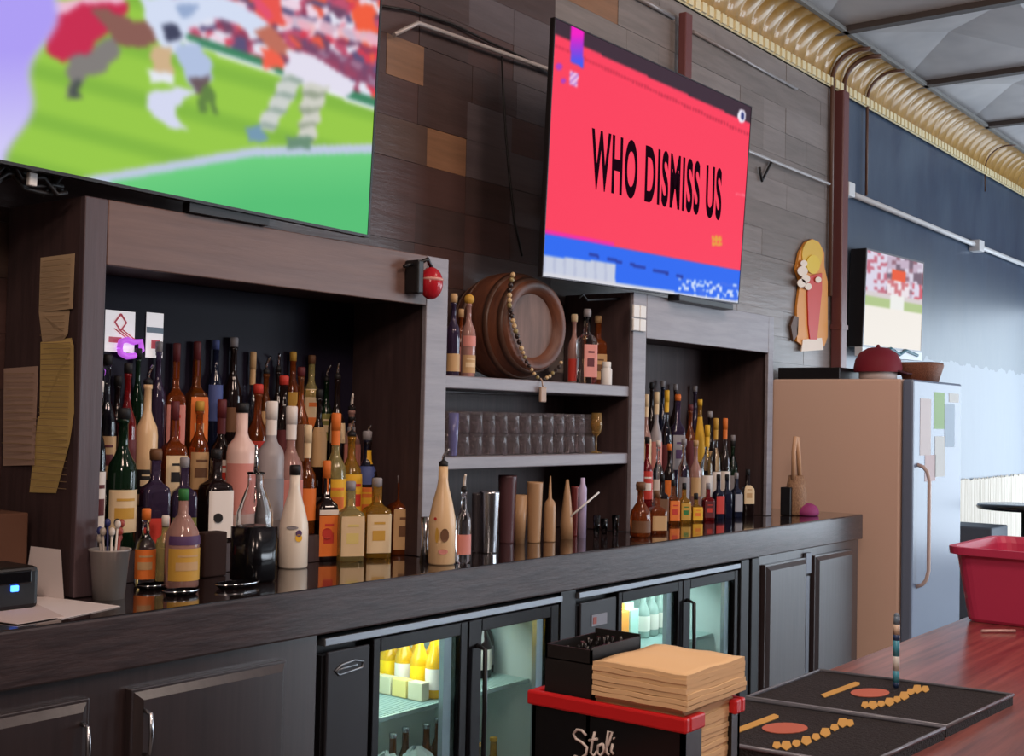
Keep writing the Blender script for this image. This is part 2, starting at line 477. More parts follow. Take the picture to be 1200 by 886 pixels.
def raised_door(parent, x0, x1, z0, z1, y, hx, mt=DOORW, hz=None, name='door'):
    m = MB(); m.box(x0, x1, y-.022, y, z0, z1, .003)
    d = m.build(name, mt, parent)
    m = MB(); w = .008
    # raised centre panel with a bevelled border
    a0, a1, c0, c1 = x0+w, x1-w, z0+w, z1-w
    o_, i_ = [(a0, y-.0225, c0), (a1, y-.0225, c0), (a1, y-.0225, c1), (a0, y-.0225, c1)], []
    g = .018
    i_ = [(a0+g, y-.036, c0+g), (a1-g, y-.036, c0+g), (a1-g, y-.036, c1-g), (a0+g, y-.036, c1-g)]
    O = [m.bm.verts.new(p) for p in o_]; I = [m.bm.verts.new(p) for p in i_]
    for k in range(4): m.bm.faces.new([O[k], O[(k+1)%4], I[(k+1)%4], I[k]])
    m.bm.faces.new(I)
    m.build('panel', mt, d)
    if hx is not None:
        hz_ = hz if hz else (z1-.13, z1-.04)
        m = MB(); m.tube([(hx, y-.022, hz_[0]), (hx, y-.045, hz_[0]+.005), (hx, y-.05, (hz_[0]+hz_[1])/2), (hx, y-.045, hz_[1]-.005), (hx, y-.022, hz_[1])], .006, 8)
        h = m.build('handle', STEEL, d); h['label'] = 'brushed steel handle'
    return d
cbx = 2.352
cb = thing('base_cabinet', 'dark wooden two-door cabinet under counter beneath the paper notes', 'cabinet', (0, 0, 0))
m = MB(); m.box(.75, cbx, YC, YW-.03, .1, ZC-.13); m.build('body', BASEW, cb)
m = MB(); m.box(.75, cbx, YC+.06, YW-.03, 0.001, .1); m.build('plinth', BLACK, cb)
raised_door(cb, .98, 1.640, .16, .775, YC, None)
raised_door(cb, 1.748, 2.225, .16, .775, YC, None)
for dname, hx_ in ((0, 1.640-.028), (1, 1.748+.028)):
    m = MB(); yh = YC-.036; m.tube([(hx_, yh, .625), (hx_, yh-.024, .63), (hx_, yh-.028, .675), (hx_, yh-.024, .72), (hx_, yh, .725)], .0055, 8)
    h_ = m.build('handle', STEEL, [c for c in cb.children if c.name.startswith('door')][dname]); h_['label'] = 'brushed steel handle'
rx0, rx1 = 5.025, 6.195
rb = thing('base_cabinet', 'two-door cabinet under counter end beside the fridge', 'cabinet', (0, 0, 0))
m = MB(); m.box(rx0, rx1, YC, YW-.03, .1, ZC-.13); m.build('body', BASEW, rb)
m = MB(); m.box(rx0, rx1, YC+.06, YW-.03, 0.001, .1); m.build('plinth', BLACK, rb)
raised_door(rb, 5.06, 5.49, .16, .782, YC, None)
raised_door(rb, 5.60, 6.06, .16, .782, YC, None)
m = MB(); m.box(5.515, 5.575, YC-.016, YC-.0005, .70, .80, .003); m.box(5.525, 5.565, YC-.012, YC-.0005, .2, .69, .002); m.build('latch', mat('latch_metal', (110, 112, 120), .35, metal=.6), rb)
m = MB(); m.box(4.848, 4.925, YC-.01, YC+.5, .001, ZC-.131, .004); m.box(4.945, 5.02, YC-.014, YC+.5, .001, ZC-.131, .004); m.box(4.92, 4.95, YC+.02, YC+.5, .001, ZC-.131)
tag(m.build('filler_post', BLACK), 'black grooved filler post between cooler and end cabinet', 'post')

# ------------------------------------------------------------------ bar coolers
teal = mat('cooler_lining', (196, 208, 206), .35)
coolrack = mat('cooler_shelf', (160, 186, 184), .3)
def cooler(x0, x1, xp, doors, label, logo):
    c = thing('bar_cooler', label, 'cooler', (0, 0, 0))
    zt = .79
    m = MB(); y0 = YC
    t = .025
    m.box(x0, x1, y0+.03, YW-.05, .05, .09); m.box(x0, x1, y0+.03, YW-.05, zt-.03, zt)      # bottom, top
    m.box(x0, xp, y0, YW-.05, .09, zt-.03); m.box(x1-t, x1, y0+.03, YW-.05, .09, zt-.03)      # machine side, far side
    m.box(xp, x1-t, YW-.09, YW-.05, .09, zt-.03)
    m.build('body', BLACK, c)
    m = MB(); m.box(xp+.002, xp+.006, y0+.05, YW-.092, .092, zt-.034); m.box(x1-t-.006, x1-t-.002, y0+.05, YW-.092, .092, zt-.034)
    m.box(xp+.006, x1-t-.006, YW-.1, YW-.093, .092, zt-.034); m.box(xp+.006, x1-t-.006, y0+.05, YW-.1, .091, .096); m.box(xp+.006, x1-t-.006, y0+.05, YW-.1, zt-.04, zt-.034)
    m.build('lining', teal, c)
    m = MB(); m.box(x0, x1, y0-.012, y0+.03, zt-.004, zt+.018, .003); m.build('top_rail', ALU, c)
    m = MB(); m.box(x0+.01, xp-.012, y0-.012, y0-.001, .1, zt-.02, .004)
    g = m.build('machine_panel', mat('charcoal_panel', (38, 37, 42), .4), c)
    m = MB(); lx = (x0+xp)/2
    if logo == 'script':
        zl = .715
        pts = [(lx-.055, y0-.014, zl), (lx-.03, y0-.014, zl+.014), (lx+.02, y0-.014, zl+.02), (lx+.055, y0-.014, zl+.012), (lx+.05, y0-.014, zl-.004), (lx+.01, y0-.014, zl-.008), (lx-.04, y0-.014, zl-.012), (lx-.055, y0-.014, zl), (lx-.02, y0-.014, zl+.004), (lx+.03, y0-.014, zl+.006)]
        m.tube(pts, .003, 6); m.build('badge', ALU, c)
    else:
        zl = .70; m.box(lx-.05, lx+.05, y0-.015, y0-.011, zl-.02, zl+.02)
        b_ = m.build('badge', mat('grey_badge', (130, 130, 140), .4), c)
        m = MB(); m.box(lx-.042, lx-.02, y0-.0165, y0-.0145, zl-.012, zl+.012); m.build('red_mark', mat('dull_red', (150, 70, 60), .5), b_)
    for (d0, d1, g0, g1, hx) in doors:
        m = MB(); za_, zb_ = .1, zt-.008; gz0, gz1 = .16, .742
        yy0, yy1 = y0-.012, y0+.028
        m.box(d0, g0, yy0, yy1, za_, zb_, .003); m.box(g1, d1, yy0, yy1, za_, zb_, .003)
        m.box(g0, g1, yy0, yy1, za_, gz0, .003); m.box(g0, g1, yy0, yy1, gz1, zb_, .003)
        d = m.build('door', GLOSSB, c)
        m = MB(); m.box(g1-.055, g1-.02, y0+.008, y0+.026, gz0, gz1); m.build('inner_strip', ALU, d)
        m = MB(); m.box(g0, g1, y0+.003, y0+.007, gz0, gz1); m.build('pane', PANE, d)
        if hx:
            m = MB(); m.tube([(hx, yy0, .70), (hx, yy0-.03, .69), (hx, yy0-.033, .5), (hx, yy0-.03, .3), (hx, yy0, .29)], .008, 8); m.build('handle', BLACK, d)
    zs = .515 if logo == 'script' else .50
    m = MB(); xa, xb = xp+.01, x1-t-.01
    m.box(xa, xb, y0+.1, y0+.11, zs-.015, zs, .002); m.box(xa, xb, YW-.13, YW-.12, zs-.01, zs)
    k = xa
    while k < xb:
        m.box(k, k+.006, y0+.11, YW-.12, zs-.006, zs); k += .014
    m.build('wire_shelf', coolrack, c)
    m = MB(); m.box(xa+.03, xb-.03, YW-.16, YW-.14, zt-.066, zt-.046, .003)
    m.build('lamp_tube', mat('cooler_lamp', (226, 255, 246), .5, emit=4), c)
    return c
cooler(2.372, 3.50, 2.56, [(2.562, 2.985, 2.592, 2.95, None), (2.99, 3.475, 3.055, 3.43, 3.035)], 'black glass-door cooler stocked with yellow bottles beside wooden cabinet', 'script')
cooler(3.60, 4.84, 3.855, [(3.857, 4.335, 3.885, 4.30, None), (4.34, 4.815, 4.40, 4.785, 4.375)], 'black glass-door cooler behind the napkin caddy', 'plate')
m = MB(); m.box(3.505, 3.595, YC, YW-.05, .001, ZC-.131); tag(m.build('filler_strip', BLACK), 'narrow black filler strip between the two coolers', 'panel')
lamp('cooler_light', 'AREA', (2.95, 2.62, .735), 4, (.86, 1, .95), .7, .15, target=(2.95, 2.85, .3))
lamp('cooler_light', 'AREA', (4.32, 2.62, .735), 4, (.82, 1, .97), .7, .15, target=(4.32, 2.85, .3))

# ------------------------------------------------------------------ bottles
def pm_(n, c, **k): return mat(n, c, **k)
G = {
 'clear': GLASS,
 'amber': mat('amber_glass', (176, 96, 36), .05, trans=.8, ior=1.45),
 'whisky': mat('whisky_glass', (150, 72, 30), .05, trans=.6, ior=1.45),
 'gold': mat('gold_liquor', (214, 160, 60), .05, trans=.75, ior=1.45),
 'pale': mat('pale_gold_liquor', (222, 206, 140), .05, trans=.75, ior=1.45),
 'green': mat('green_glass', (20, 44, 28), .06, trans=.3, ior=1.45),
 'dark': mat('dark_glass', (30, 20, 20), .07, trans=.1, ior=1.45),
 'navy': mat('navy_glass', (26, 30, 52), .07, trans=.2, ior=1.45),
 'red': mat('red_liquor', (140, 24, 30), .06, trans=.5, ior=1.45),
 'purple': mat('purple_glass', (70, 56, 86), .06, trans=.5, ior=1.45),
 'frost': mat('frosted_glass', (190, 182, 184), .4, trans=.35, ior=1.45),
 'white': mat('white_bottle', (238, 226, 210), .3),
 'cream': mat('cream_bottle', (226, 190, 146), .32),
 'pink': mat('pink_white_bottle', (230, 196, 186), .35),
 'rose': mat('rose_clear', (206, 160, 150), .08, trans=.5, ior=1.45),
}
LB = {k: mat('label_'+k, c, .6) for k, c in {
 'cream': (226, 200, 160), 'white': (232, 222, 214), 'orange': (228, 120, 48), 'red': (196, 56, 44), 'yellow': (232, 178, 44), 'gold': (200, 154, 62),
 'tan': (196, 158, 112), 'black': (26, 24, 26), 'olive': (128, 124, 60), 'green': (50, 120, 60), 'blue': (70, 84, 140), 'maroon': (96, 34, 38), 'pink': (214, 140, 130), 'paleyellow': (226, 206, 130), 'purple': (84, 56, 98), 'grey': (150, 146, 150), 'brown': (110, 74, 48)}.items()}
BT = []      # planned bottles, so radii can be settled before building
SHAPES = {
 'round': [(0,0),(.88,0),(1,.02),(1,.58),(.9,.65),(.55,.72),(.36,.78),(.33,.96),(.4,.965),(.4,1),(0,1)],
 'tall':  [(0,0),(.9,0),(1,.015),(1,.68),(.9,.74),(.5,.80),(.4,.84),(.4,1),(0,1)],
 'decant': [(0,0),(.85,0),(1,.03),(1,.55),(.92,.64),(.55,.77),(.3,.84),(.27,1),(0,1)],
 'slope': [(0,0),(.9,0),(1,.02),(1,.40),(.96,.48),(.72,.64),(.45,.78),(.36,.86),(.34,1),(0,1)],
 'squat': [(0,0),(.85,0),(1,.03),(1,.42),(.92,.54),(.6,.66),(.34,.74),(.3,.96),(.36,.97),(.36,1),(0,1)],
 'square':[(0,0),(.9,0),(1,.015),(1,.62),(.92,.68),(.5,.73),(.34,.77),(.34,1),(0,1)],
 'flask': [(0,0),(.9,0),(1,.02),(1,.66),(.85,.76),(.4,.83),(.36,1),(0,1)],
}
def rprof(shape, t):
    p = SHAPES[shape]
    for (r0, z0), (r1, z1) in zip(p, p[1:]):
        if z0 <= t <= z1 and z1 > z0: return r0+(r1-r0)*(t-z0)/(z1-z0)
    return .4
def bottle(x, y, z, h, r, shape, glass, cap, labels, desc, group, name='bottle', spout=0.0):
    """h counts glass plus cap. labels: (t0,t1,key,accent key or None). cap: (kind, key)"""
    BT.append(dict(x=x, y=y, z=z, h=h, r=r, shape=shape, glass=glass, cap=cap, labels=labels, desc=desc, group=group, name=name, spout=spout))
def settle():
    free = lambda b: not (b['z'] == ZC and b['y'] < 2.72)
    for it in range(60):
        for i, a in enumerate(BT):
            for b in BT[i+1:]:
                if a['z']+a['h'] < b['z'] or b['z']+b['h'] < a['z']: continue
                dx, dy = b['x']-a['x'], b['y']-a['y']; d = math.hypot(dx, dy)
                if d < .012: continue
                ka = kb = 1.0
                s = a['r']*ka+b['r']*kb+.0015
                if d < s:
                    if it < 25 and abs(dy) < .03:      # neighbours in a row: slide apart
                        mv = min((s-d)/2, .002); sg = 1 if dx >= 0 else -1
                        if free(a): a['x'] -= sg*mv
                        if free(b): b['x'] += sg*mv
                    elif it >= 8:
                        k = max(.985, (d/s))
                        a['r'] *= k; b['r'] *= k
def build_bottle(B):
    x, y, z, h, r = B['x'], B['y'], B['z'], B['h'], B['r']
    t = thing(B['name'], B['desc'], 'bottle', (x, y, z), 0, B['group'])
    fc = math.atan2(-y, -x)           # towards the bar
    face = -PI/2 + (fc+PI/2)*.6 + random.uniform(-.2, .2)
    sq = 7 if B['shape'] == 'square' else None
    ys = .62 if B['shape'] == 'flask' else 1
    ck, ckey = B['cap']
    hc = {'cap': .028, 'long': .055, 'pour': .055, 'cork': .03, 'none': 0, 'ball': .03}[ck]
    hg = h-hc
    P = [(a*r, b*hg) for a, b in SHAPES[B['shape']]]
    turn = (face+PI/2) if sq else 0
    def rotz(o):
        if sq or ys != 1: o.rotation_euler = (0, 0, face+PI/2)
        return o
    m = MB(); m.lathe(P, 24 if not sq else 32, sq=sq, ys=ys)
    rotz(m.build('glass', G[B['glass']], t))
    for (t0, t1, key, acc) in B['labels']:
        m = MB(); fa = -PI/2 if (sq or ys != 1) else face
        w = 1.25 if not sq else .78
        n = 14; pr = []
        for i in range(7):
            tt = t0+(t1-t0)*i/6
            pr.append((rprof(B['shape'], tt)*r+.0012, tt*hg))
        m.lathe(pr, n, sq=sq, ys=ys, a0=fa-w, a1=fa+w)
        mats = [LB[key]]
        if acc:
            mats.append(LB[acc]); m.mi = 1
            zz0, zz1 = t0+(t1-t0)*.32, t0+(t1-t0)*.58
            pr = [(rprof(B['shape'], zz0)*r+.0022, zz0*hg), (rprof(B['shape'], zz1)*r+.0022, zz1*hg)]
            m.lathe(pr, 10, sq=sq, ys=ys, a0=fa-w*.6, a1=fa+w*.5)
            zz0, zz1 = t0+(t1-t0)*.74, t0+(t1-t0)*.80
            pr = [(rprof(B['shape'], zz0)*r+.0022, zz0*hg), (rprof(B['shape'], zz1)*r+.0022, zz1*hg)]
            m.lathe(pr, 10, sq=sq, ys=ys, a0=fa-w*.5, a1=fa+w*.5)
        lo = rotz(m.build('label', mats, t))
    rn = rprof(B['shape'], .999)*r
    rn = max(rn, .009)
    if ck in ('cap', 'long'):
        m = MB(); m.lathe([(0, hg-.002), (rn*1.12, hg-.002), (rn*1.15, hg+hc-.004), (rn*.95, hg+hc), (0, hg+hc)], 16); m.build('cap', LB[ckey], t)
        if ck == 'long':
            m = MB(); m.lathe([(rn*1.03, hg-.05), (rn*1.05, hg-.001)], 16); m.build('neck_wrap', LB[ckey], t)
    elif ck == 'pour':
        a = random.uniform(-.6, .6)+face
        m = MB(); m.lathe([(0, hg-.001), (rn*1.0, hg-.001), (rn*1.05, hg+.012), (rn*.5, hg+.018), (0, hg+.018)], 12)
        m.build('pourer_collar', LB['black'], t)
        m = MB(); tl = .022 + B['spout']
        m.tube([(0, 0, hg+.016), (0, 0, hg+.03), (math.cos(a)*tl*.5, math.sin(a)*tl*.5, hg+.046), (math.cos(a)*tl, math.sin(a)*tl, hg+.055)], [.0055, .005, .0042, .0035], 8)
        m.build('spout', LB[ckey] if ckey != 'steel' else CHROME, t)
    elif ck == 'cork':
        m = MB(); m.lathe([(0, hg-.001), (rn*1.3, hg-.001), (rn*1.4, hg+.02), (rn*1.2, hg+hc), (0, hg+hc)], 14); m.build('stopper', LB[ckey], t)
    elif ck == 'ball':
        m = MB(); m.ball((0, 0, hg+.016), .019); m.build('stopper', LB[ckey], t)
    return t
def px_h(x, y, z, vtop):
    """height of something standing at x,y,z whose top meets image row vtop"""
    u, v = proj((x, y, z)); s = F/fwd((x, y, z))
    return max(.06, (v-vtop)/s)
ROWY = [2.785, 2.878, 2.958, 3.012]
ROWZ = [ZC, 1.035, 1.145, 1.24]
ORD = ['first', 'second', 'third', 'fourth', 'fifth', 'sixth', 'seventh', 'eighth', 'ninth', 'tenth', 'eleventh', 'twelfth', 'thirteenth', 'fourteenth', 'fifteenth', 'sixteenth', 'seventeenth', 'eighteenth', 'nineteenth', 'twentieth']
def tier(rows, y, z, place, group, rmax=.043, xmin=None, xmax=None):
    rows = sorted(rows, key=lambda r: r[0])
    for i, (u, vt, w, shape, glass, cap, labels, desc) in enumerate(rows):
        # point on the tier under image column u
        d = ray(u, 560); tt = y/d.y
        p = EYE+d*tt; x = p.x
        u2, _ = proj((x, y, z)); x += (u-u2)*.0
        s = F/fwd((x, y, z)); r = min(rmax, max(.016, w/2/s*(.88 if shape == 'square' else 1)))
        if xmin is not None: x = max(x, xmin+r*1.2)
        if xmax is not None: x = min(x, xmax-r*1.2)
        bottle(x, y, z, px_h(x, y, z, vt), r, shape, glass, cap, labels, '%s, %s %s' % (desc, ORD[i], place), group)

# large niche, bottles standing on the counter ---------------------------------
def front(u, vt, vb, w, shape, glass, cap, labels, desc, name='bottle', group=None, spout=0):
    p = at(u, vb-3, z=ZC); s = F/fwd(p)
    bottle(p.x, p.y-.004, ZC, px_h(p.x, p.y, ZC, vt), w/2/s, shape, glass, cap, labels, desc, group or 'bottles standing on the counter', name, spout)
front(168, 596, 690, 24, 'round', 'clear', ('cap', 'orange'), [(.12, .56, 'orange', 'tan')], 'small clear bottle with orange label behind the plastic cup')
front(191, 604, 684, 22, 'flask', 'pale', ('cap', 'white'), [], 'small plain pale bottle beside the green-capped one')
front(211, 573, 692, 40, 'decant', 'rose', ('cap', 'green'), [(.10, .46, 'gold', 'tan'), (.50, .60, 'purple', None)], 'squat green-capped bottle with gold label at counter front')
front(342, 545, 668, 34, 'slope', 'white', ('cap', 'black'), [], 'tall opaque white bottle with palm and sun emblem')
front(374, 540, 660, 30, 'square', 'dark', ('long', 'orange'), [(.06, .55, 'orange', 'red'), (.56, .62, 'white', None)], 'dark bottle with orange fruit label beside tall white bottle')
front(408, 564, 660, 34, 'square', 'pale', ('cap', 'grey'), [(.08, .64, 'cream', 'paleyellow')], 'cream-label bottle with pale yellow band, first of a matching trio')
front(439, 560, 656, 31, 'square', 'gold', ('cap', 'grey'), [(.08, .62, 'cream', 'gold')], 'cream-label bottle with gold band, middle of a matching trio')
front(467, 556, 652, 28, 'square', 'whisky', ('cap', 'grey'), [(.08, .64, 'tan', 'brown')], 'tan-label bottle with brown band, last of a matching trio')
front(516, 526, 664, 32, 'slope', 'cream', ('pour', 'steel'), [], 'tall cream-coloured liqueur bottle with steel pour spout')
front(541, 556, 662, 18, 'round', 'clear', ('pour', 'white'), [(.12, .40, 'pink', None)], 'slim clear bottle with white pourer beside cream-coloured bottle', spout=0)
N1 = 'bottles in the large niche'
t2 = [
 (114, 446, 18, 'round', 'clear', ('cap', 'white'), [(.1, .5, 'white', 'maroon')], 'clear bottle with white label'),
 (143, 478, 34, 'round', 'green', ('cap', 'black'), [(.14, .46, 'cream', 'gold')], 'dark green bottle with cream label'),
 (182, 526, 36, 'square', 'purple', ('cork', 'brown'), [(.04, .34, 'red', None)], 'squat purple bottle with red label'),
 (216, 536, 33, 'square', 'purple', ('cap', 'grey'), [(.04, .36, 'olive', None)], 'squat smoky bottle with olive label'),
 (253, 526, 38, 'square', 'dark', ('cap', 'black'), [(.06, .62, 'white', None)], 'dark bottle, white label, black round emblem'),
 (282, 472, 36, 'tall', 'pink', ('cap', 'black'), [(.2, .6, 'pink', None)], 'tall opaque pink-white bottle'),
 (317, 470, 32, 'tall', 'frost', ('long', 'white'), [(.15, .5, 'grey', None)], 'frosted grey bottle with white neck'),
 (345, 476, 30, 'round', 'rose', ('long', 'white'), [(.15, .5, 'pink', None)], 'rosy clear bottle with white neck'),
 (368, 498, 22, 'round', 'amber', ('long', 'cream'), [(.15, .5, 'orange', None)], 'amber bottle with cream neck'),
 (391, 484, 26, 'round', 'pale', ('long', 'orange'), [(.1, .52, 'yellow', 'orange')], 'pale bottle with orange neck'),
 (410, 492, 26, 'round', 'gold', ('pour', 'steel'), [(.1, .6, 'yellow', 'red')], 'gold bottle with bright yellow label'),
 (434, 498, 26, 'round', 'dark', ('pour', 'steel'), [(.2, .48, 'orange', 'yellow'), (.74, .9, 'yellow', None)], 'dark bottle with orange label'),
 (463, 505, 24, 'round', 'navy', ('cap', 'grey'), [(.5, .7, 'blue', None)], 'slim dark blue bottle'),
]
tier(t2, ROWY[1], ROWZ[1], 'along the lowest step', N1, .044, 1.87, 3.03)
t3 = [
 (122, 415, 24, 'round', 'clear', ('cap', 'black'), [(.2, .5, 'tan', 'maroon')], 'clear bottle with tan label'),
 (147, 425, 22, 'round', 'red', ('cap', 'black'), [(.15, .5, 'maroon', None)], 'dark red bottle'),
 (170, 428, 38, 'round', 'cream', ('pour', 'steel'), [(.1, .3, 'black', 'cream')], 'tan opaque bottle with black mark'),
 (203, 470, 38, 'square', 'whisky', ('long', 'maroon'), [(.12, .58, 'cream', 'black')], 'square whisky bottle with cream label'),
 (232, 470, 24, 'round', 'amber', ('cap', 'gold'), [(.15, .55, 'tan', 'brown')], 'amber bottle with tan label'),
 (258, 468, 24, 'round', 'dark', ('long', 'maroon'), [(.15, .5, 'white', 'red')], 'dark bottle with maroon neck'),
 (300, 450, 28, 'round', 'whisky', ('cap', 'red'), [(.2, .55, 'red', 'white')], 'brown bottle with red label'),
 (330, 440, 26, 'tall', 'dark', ('cap', 'red'), [(.25, .6, 'maroon', None)], 'dark bottle with red cap'),
 (350, 430, 24, 'round', 'amber', ('cap', 'maroon'), [(.3, .6, 'brown', None)], 'amber bottle with brown label'),
 (372, 456, 22, 'round', 'dark', ('cap', 'black'), [(.3, .7, 'tan', None)], 'dark bottle with tan label'),
 (398, 425, 26, 'round', 'dark', ('pour', 'steel'), [(.45, .62, 'cream', None)], 'dark bottle with small cream label'),
 (417, 462, 22, 'round', 'rose', ('pour', 'white'), [(.3, .6, 'pink', None)], 'rosy bottle with white pourer'),
 (436, 474, 20, 'round', 'dark', ('pour', 'steel'), [(.5, .62, 'yellow', None)], 'slim dark bottle with yellow band'),
 (458, 500, 20, 'round', 'navy', ('cap', 'grey'), [(.3, .5, 'grey', None)], 'slim navy bottle with grey label'),
]
tier(t3, ROWY[2], ROWZ[2], 'along the middle step', N1, .040, 1.87, 3.03)
t4 = [
 (135, 440, 20, 'round', 'dark', ('cap', 'black'), [], 'plain dark bottle'),
 (158, 408, 22, 'round', 'green', ('cap', 'black'), [], 'dark green bottle with black cap'),
 (182, 400, 22, 'round', 'purple', ('cap', 'grey'), [], 'smoky bottle with grey cap'),
 (203, 402, 26, 'square', 'whisky', ('long', 'maroon'), [(.15, .6, 'pink', 'red')], 'whisky bottle with pink label'),
 (227, 400, 30, 'square', 'amber', ('long', 'maroon'), [(.1, .66, 'orange', 'cream')], 'amber bottle with large orange label'),
 (249, 398, 18, 'tall', 'navy', ('cap', 'blue'), [(.4, .7, 'blue', None)], 'slim bottle with bright blue label'),
 (270, 395, 22, 'round', 'dark', ('cap', 'grey'), [(.3, .5, 'brown', None)], 'dark bottle with brown label'),
 (293, 412, 18, 'round', 'clear', ('long', 'tan'), [], 'clear bottle with tan neck'),
 (310, 418, 20, 'round', 'amber', ('pour', 'steel'), [(.3, .6, 'tan', None)], 'slim amber bottle with steel pourer'),
 (322, 415, 16, 'round', 'dark', ('pour', 'steel'), [], 'slim dark bottle with steel pourer'),
 (340, 412, 20, 'tall', 'whisky', ('cap', 'gold'), [(.3, .7, 'gold', None)], 'brown bottle with gold label'),
 (362, 416, 24, 'tall', 'pale', ('cap', 'brown'), [(.1, .75, 'cream', 'orange')], 'bottle wrapped in long cream label'),
 (380, 428, 22, 'round', 'green', ('pour', 'steel'), [(.3, .62, 'olive', 'cream')], 'green bottle with olive label'),
]
tier(t4, ROWY[3], ROWZ[3], 'along the top step', N1, .032, 1.87, 3.03)
# small niche ------------------------------------------------------------------
N2 = 'bottles in the small niche'
f2 = [
 (776, 556, 15, 'square', 'dark', ('cap', 'black'), [(.1, .6, 'brown', None)], 'small dark flask bottle'),
 (789, 562, 15, 'square', 'amber', ('cap', 'black'), [(.1, .62, 'orange', 'red')], 'small flask with orange label'),
 (802, 566, 15, 'square', 'gold', ('cap', 'black'), [(.1, .6, 'gold', 'green')], 'small flask with gold label'),
 (816, 578, 15, 'square', 'gold', ('cap', 'black'), [(.08, .66, 'yellow', 'orange')], 'short flask with yellow label'),
 (830, 566, 15, 'square', 'red', ('cap', 'grey'), [(.1, .62, 'maroon', 'red')], 'small flask with maroon label'),
 (842, 556, 13, 'square', 'navy', ('cap', 'black'), [(.15, .6, 'red', None)], 'small dark flask with red label'),
 (852, 556, 12, 'square', 'navy', ('cap', 'black'), [], 'small plain navy flask'),
 (863, 554, 13, 'square', 'navy', ('cap', 'grey'), [(.15, .6, 'grey', None)], 'small navy flask with grey label'),
 (878, 550, 15, 'square', 'dark', ('cap', 'black'), [(.3, .75, 'cream', 'tan')], 'dark bottle with cream label'),
]
tier(f2, 2.765, ZC, 'along counter front of the small niche', N2, .036, 4.46, 5.63)
s2 = [
 (758, 512, 13, 'round', 'red', ('cap', 'black'), [(.2, .6, 'red', 'white')], 'dark red bottle'),
 (771, 516, 13, 'round', 'clear', ('cap', 'white'), [(.2, .5, 'white', None)], 'clear bottle with white label'),
 (784, 520, 13, 'round', 'dark', ('cap', 'orange'), [(.2, .5, 'orange', None)], 'dark bottle with orange label'),
 (801, 514, 14, 'round', 'clear', ('cap', 'grey'), [(.15, .5, 'grey', None)], 'clear bottle with grey label'),
 (815, 516, 13, 'round', 'rose', ('cap', 'tan'), [(.2, .5, 'tan', None)], 'rosy bottle with tan label'),
 (828, 498, 14, 'round', 'clear', ('long', 'yellow'), [(.15, .45, 'white', None)], 'clear bottle with yellow neck'),
 (838, 490, 13, 'round', 'clear', ('long', 'gold'), [(.15, .45, 'white', None)], 'clear bottle with gold neck'),
 (849, 490, 13, 'round', 'clear', ('long', 'orange'), [(.15, .45, 'white', None)], 'clear bottle with orange neck'),
 (862, 510, 12, 'round', 'clear', ('cap', 'grey'), [(.15, .45, 'grey', None)], 'clear bottle with grey cap'),
 (874, 516, 12, 'round', 'green', ('cap', 'black'), [(.2, .5, 'grey', None)], 'dark green bottle'),
]
tier(s2, 2.85, 1.0, 'along the lower step of the small niche', N2, .034, 4.46, 5.63)
th2 = [
 (756, 462, 13, 'round', 'rose', ('long', 'cream'), [(.2, .6, 'cream', None)], 'rosy bottle with cream neck'),
 (768, 459, 14, 'round', 'frost', ('long', 'cream'), [(.2, .55, 'pink', None)], 'frosted bottle with cream neck'),
 (780, 457, 13, 'round', 'clear', ('long', 'yellow'), [(.2, .5, 'maroon', None)], 'clear bottle with yellow neck'),
 (793, 462, 18, 'square', 'purple', ('cork', 'orange'), [(.2, .6, 'grey', 'purple')], 'smoky square bottle with orange stopper'),
 (808, 474, 14, 'round', 'whisky', ('cap', 'maroon'), [(.2, .6, 'maroon', None)], 'brown bottle with maroon label'),
 (819, 468, 15, 'slope', 'gold', ('cap', 'yellow'), [(.3, .85, 'yellow', None)], 'golden tapering bottle'),
 (831, 482, 13, 'round', 'dark', ('cap', 'grey'), [(.2, .5, 'tan', None)], 'dark bottle with tan label'),
]
tier(th2, 2.925, 1.10, 'along the middle step of the small niche', N2, .034, 4.46, 5.63)
fo2 = [
 (762, 448, 12, 'round', 'dark', ('cap', 'black'), [], 'plain dark bottle'),
 (775, 446, 12, 'round', 'navy', ('cap', 'grey'), [], 'plain navy bottle'),
 (790, 450, 12, 'round', 'dark', ('cap', 'grey'), [(.3, .5, 'brown', None)], 'dark bottle with brown label'),
 (813, 452, 12, 'round', 'purple', ('cap', 'grey'), [], 'smoky bottle with grey cap'),
]
tier(fo2, 3.0, 1.18, 'along the top step of the small niche', N2, .028, 4.46, 5.63)
# cluster in front of the divider post
front(749, 565, 632, 24, 'squat', 'whisky', ('cork', 'brown'), [(.1, .35, 'brown', None)], 'squat brown decanter before the divider post', 'decanter')
front(768, 575, 628, 20, 'square', 'whisky', ('cap', 'brown'), [(.1, .5, 'tan', None)], 'square brown bottle before the divider post')
# barrel shelf
ZS1 = 1.557
def shelfb(u, y, vt, w, shape, glass, cap, labels, desc, z=ZS1, group='bottles on the barrel shelf'):
    d = ray(u, 440); p = EYE+d*(y/d.y); s = F/fwd((p.x, y, z))
    bottle(p.x, y, z, px_h(p.x, y, z, vt), w/2/s, shape, glass, cap, labels, desc, group)
shelfb(530, 2.76, 344, 16, 'round', 'purple', ('cork', 'tan'), [(.06, .3, 'tan', None)], 'purple-tinged bottle at shelf end against the post')
shelfb(548, 2.80, 346, 17, 'round', 'rose', ('ball', 'gold'), [(.06, .3, 'tan', 'cream'), (.42, .56, 'pink', None)], 'rosy bottle with gold ball stopper beside the barrel')
shelfb(539, 2.88, 362, 15, 'round', 'whisky', ('cap', 'tan'), [(.1, .5, 'pink', None)], 'brown bottle tucked behind the gold-stoppered one')
shelfb(672, 2.83, 368, 16, 'round', 'rose', ('cork', 'cream'), [(.05, .4, 'red', None)], 'rosy bottle with red label beside the barrel')
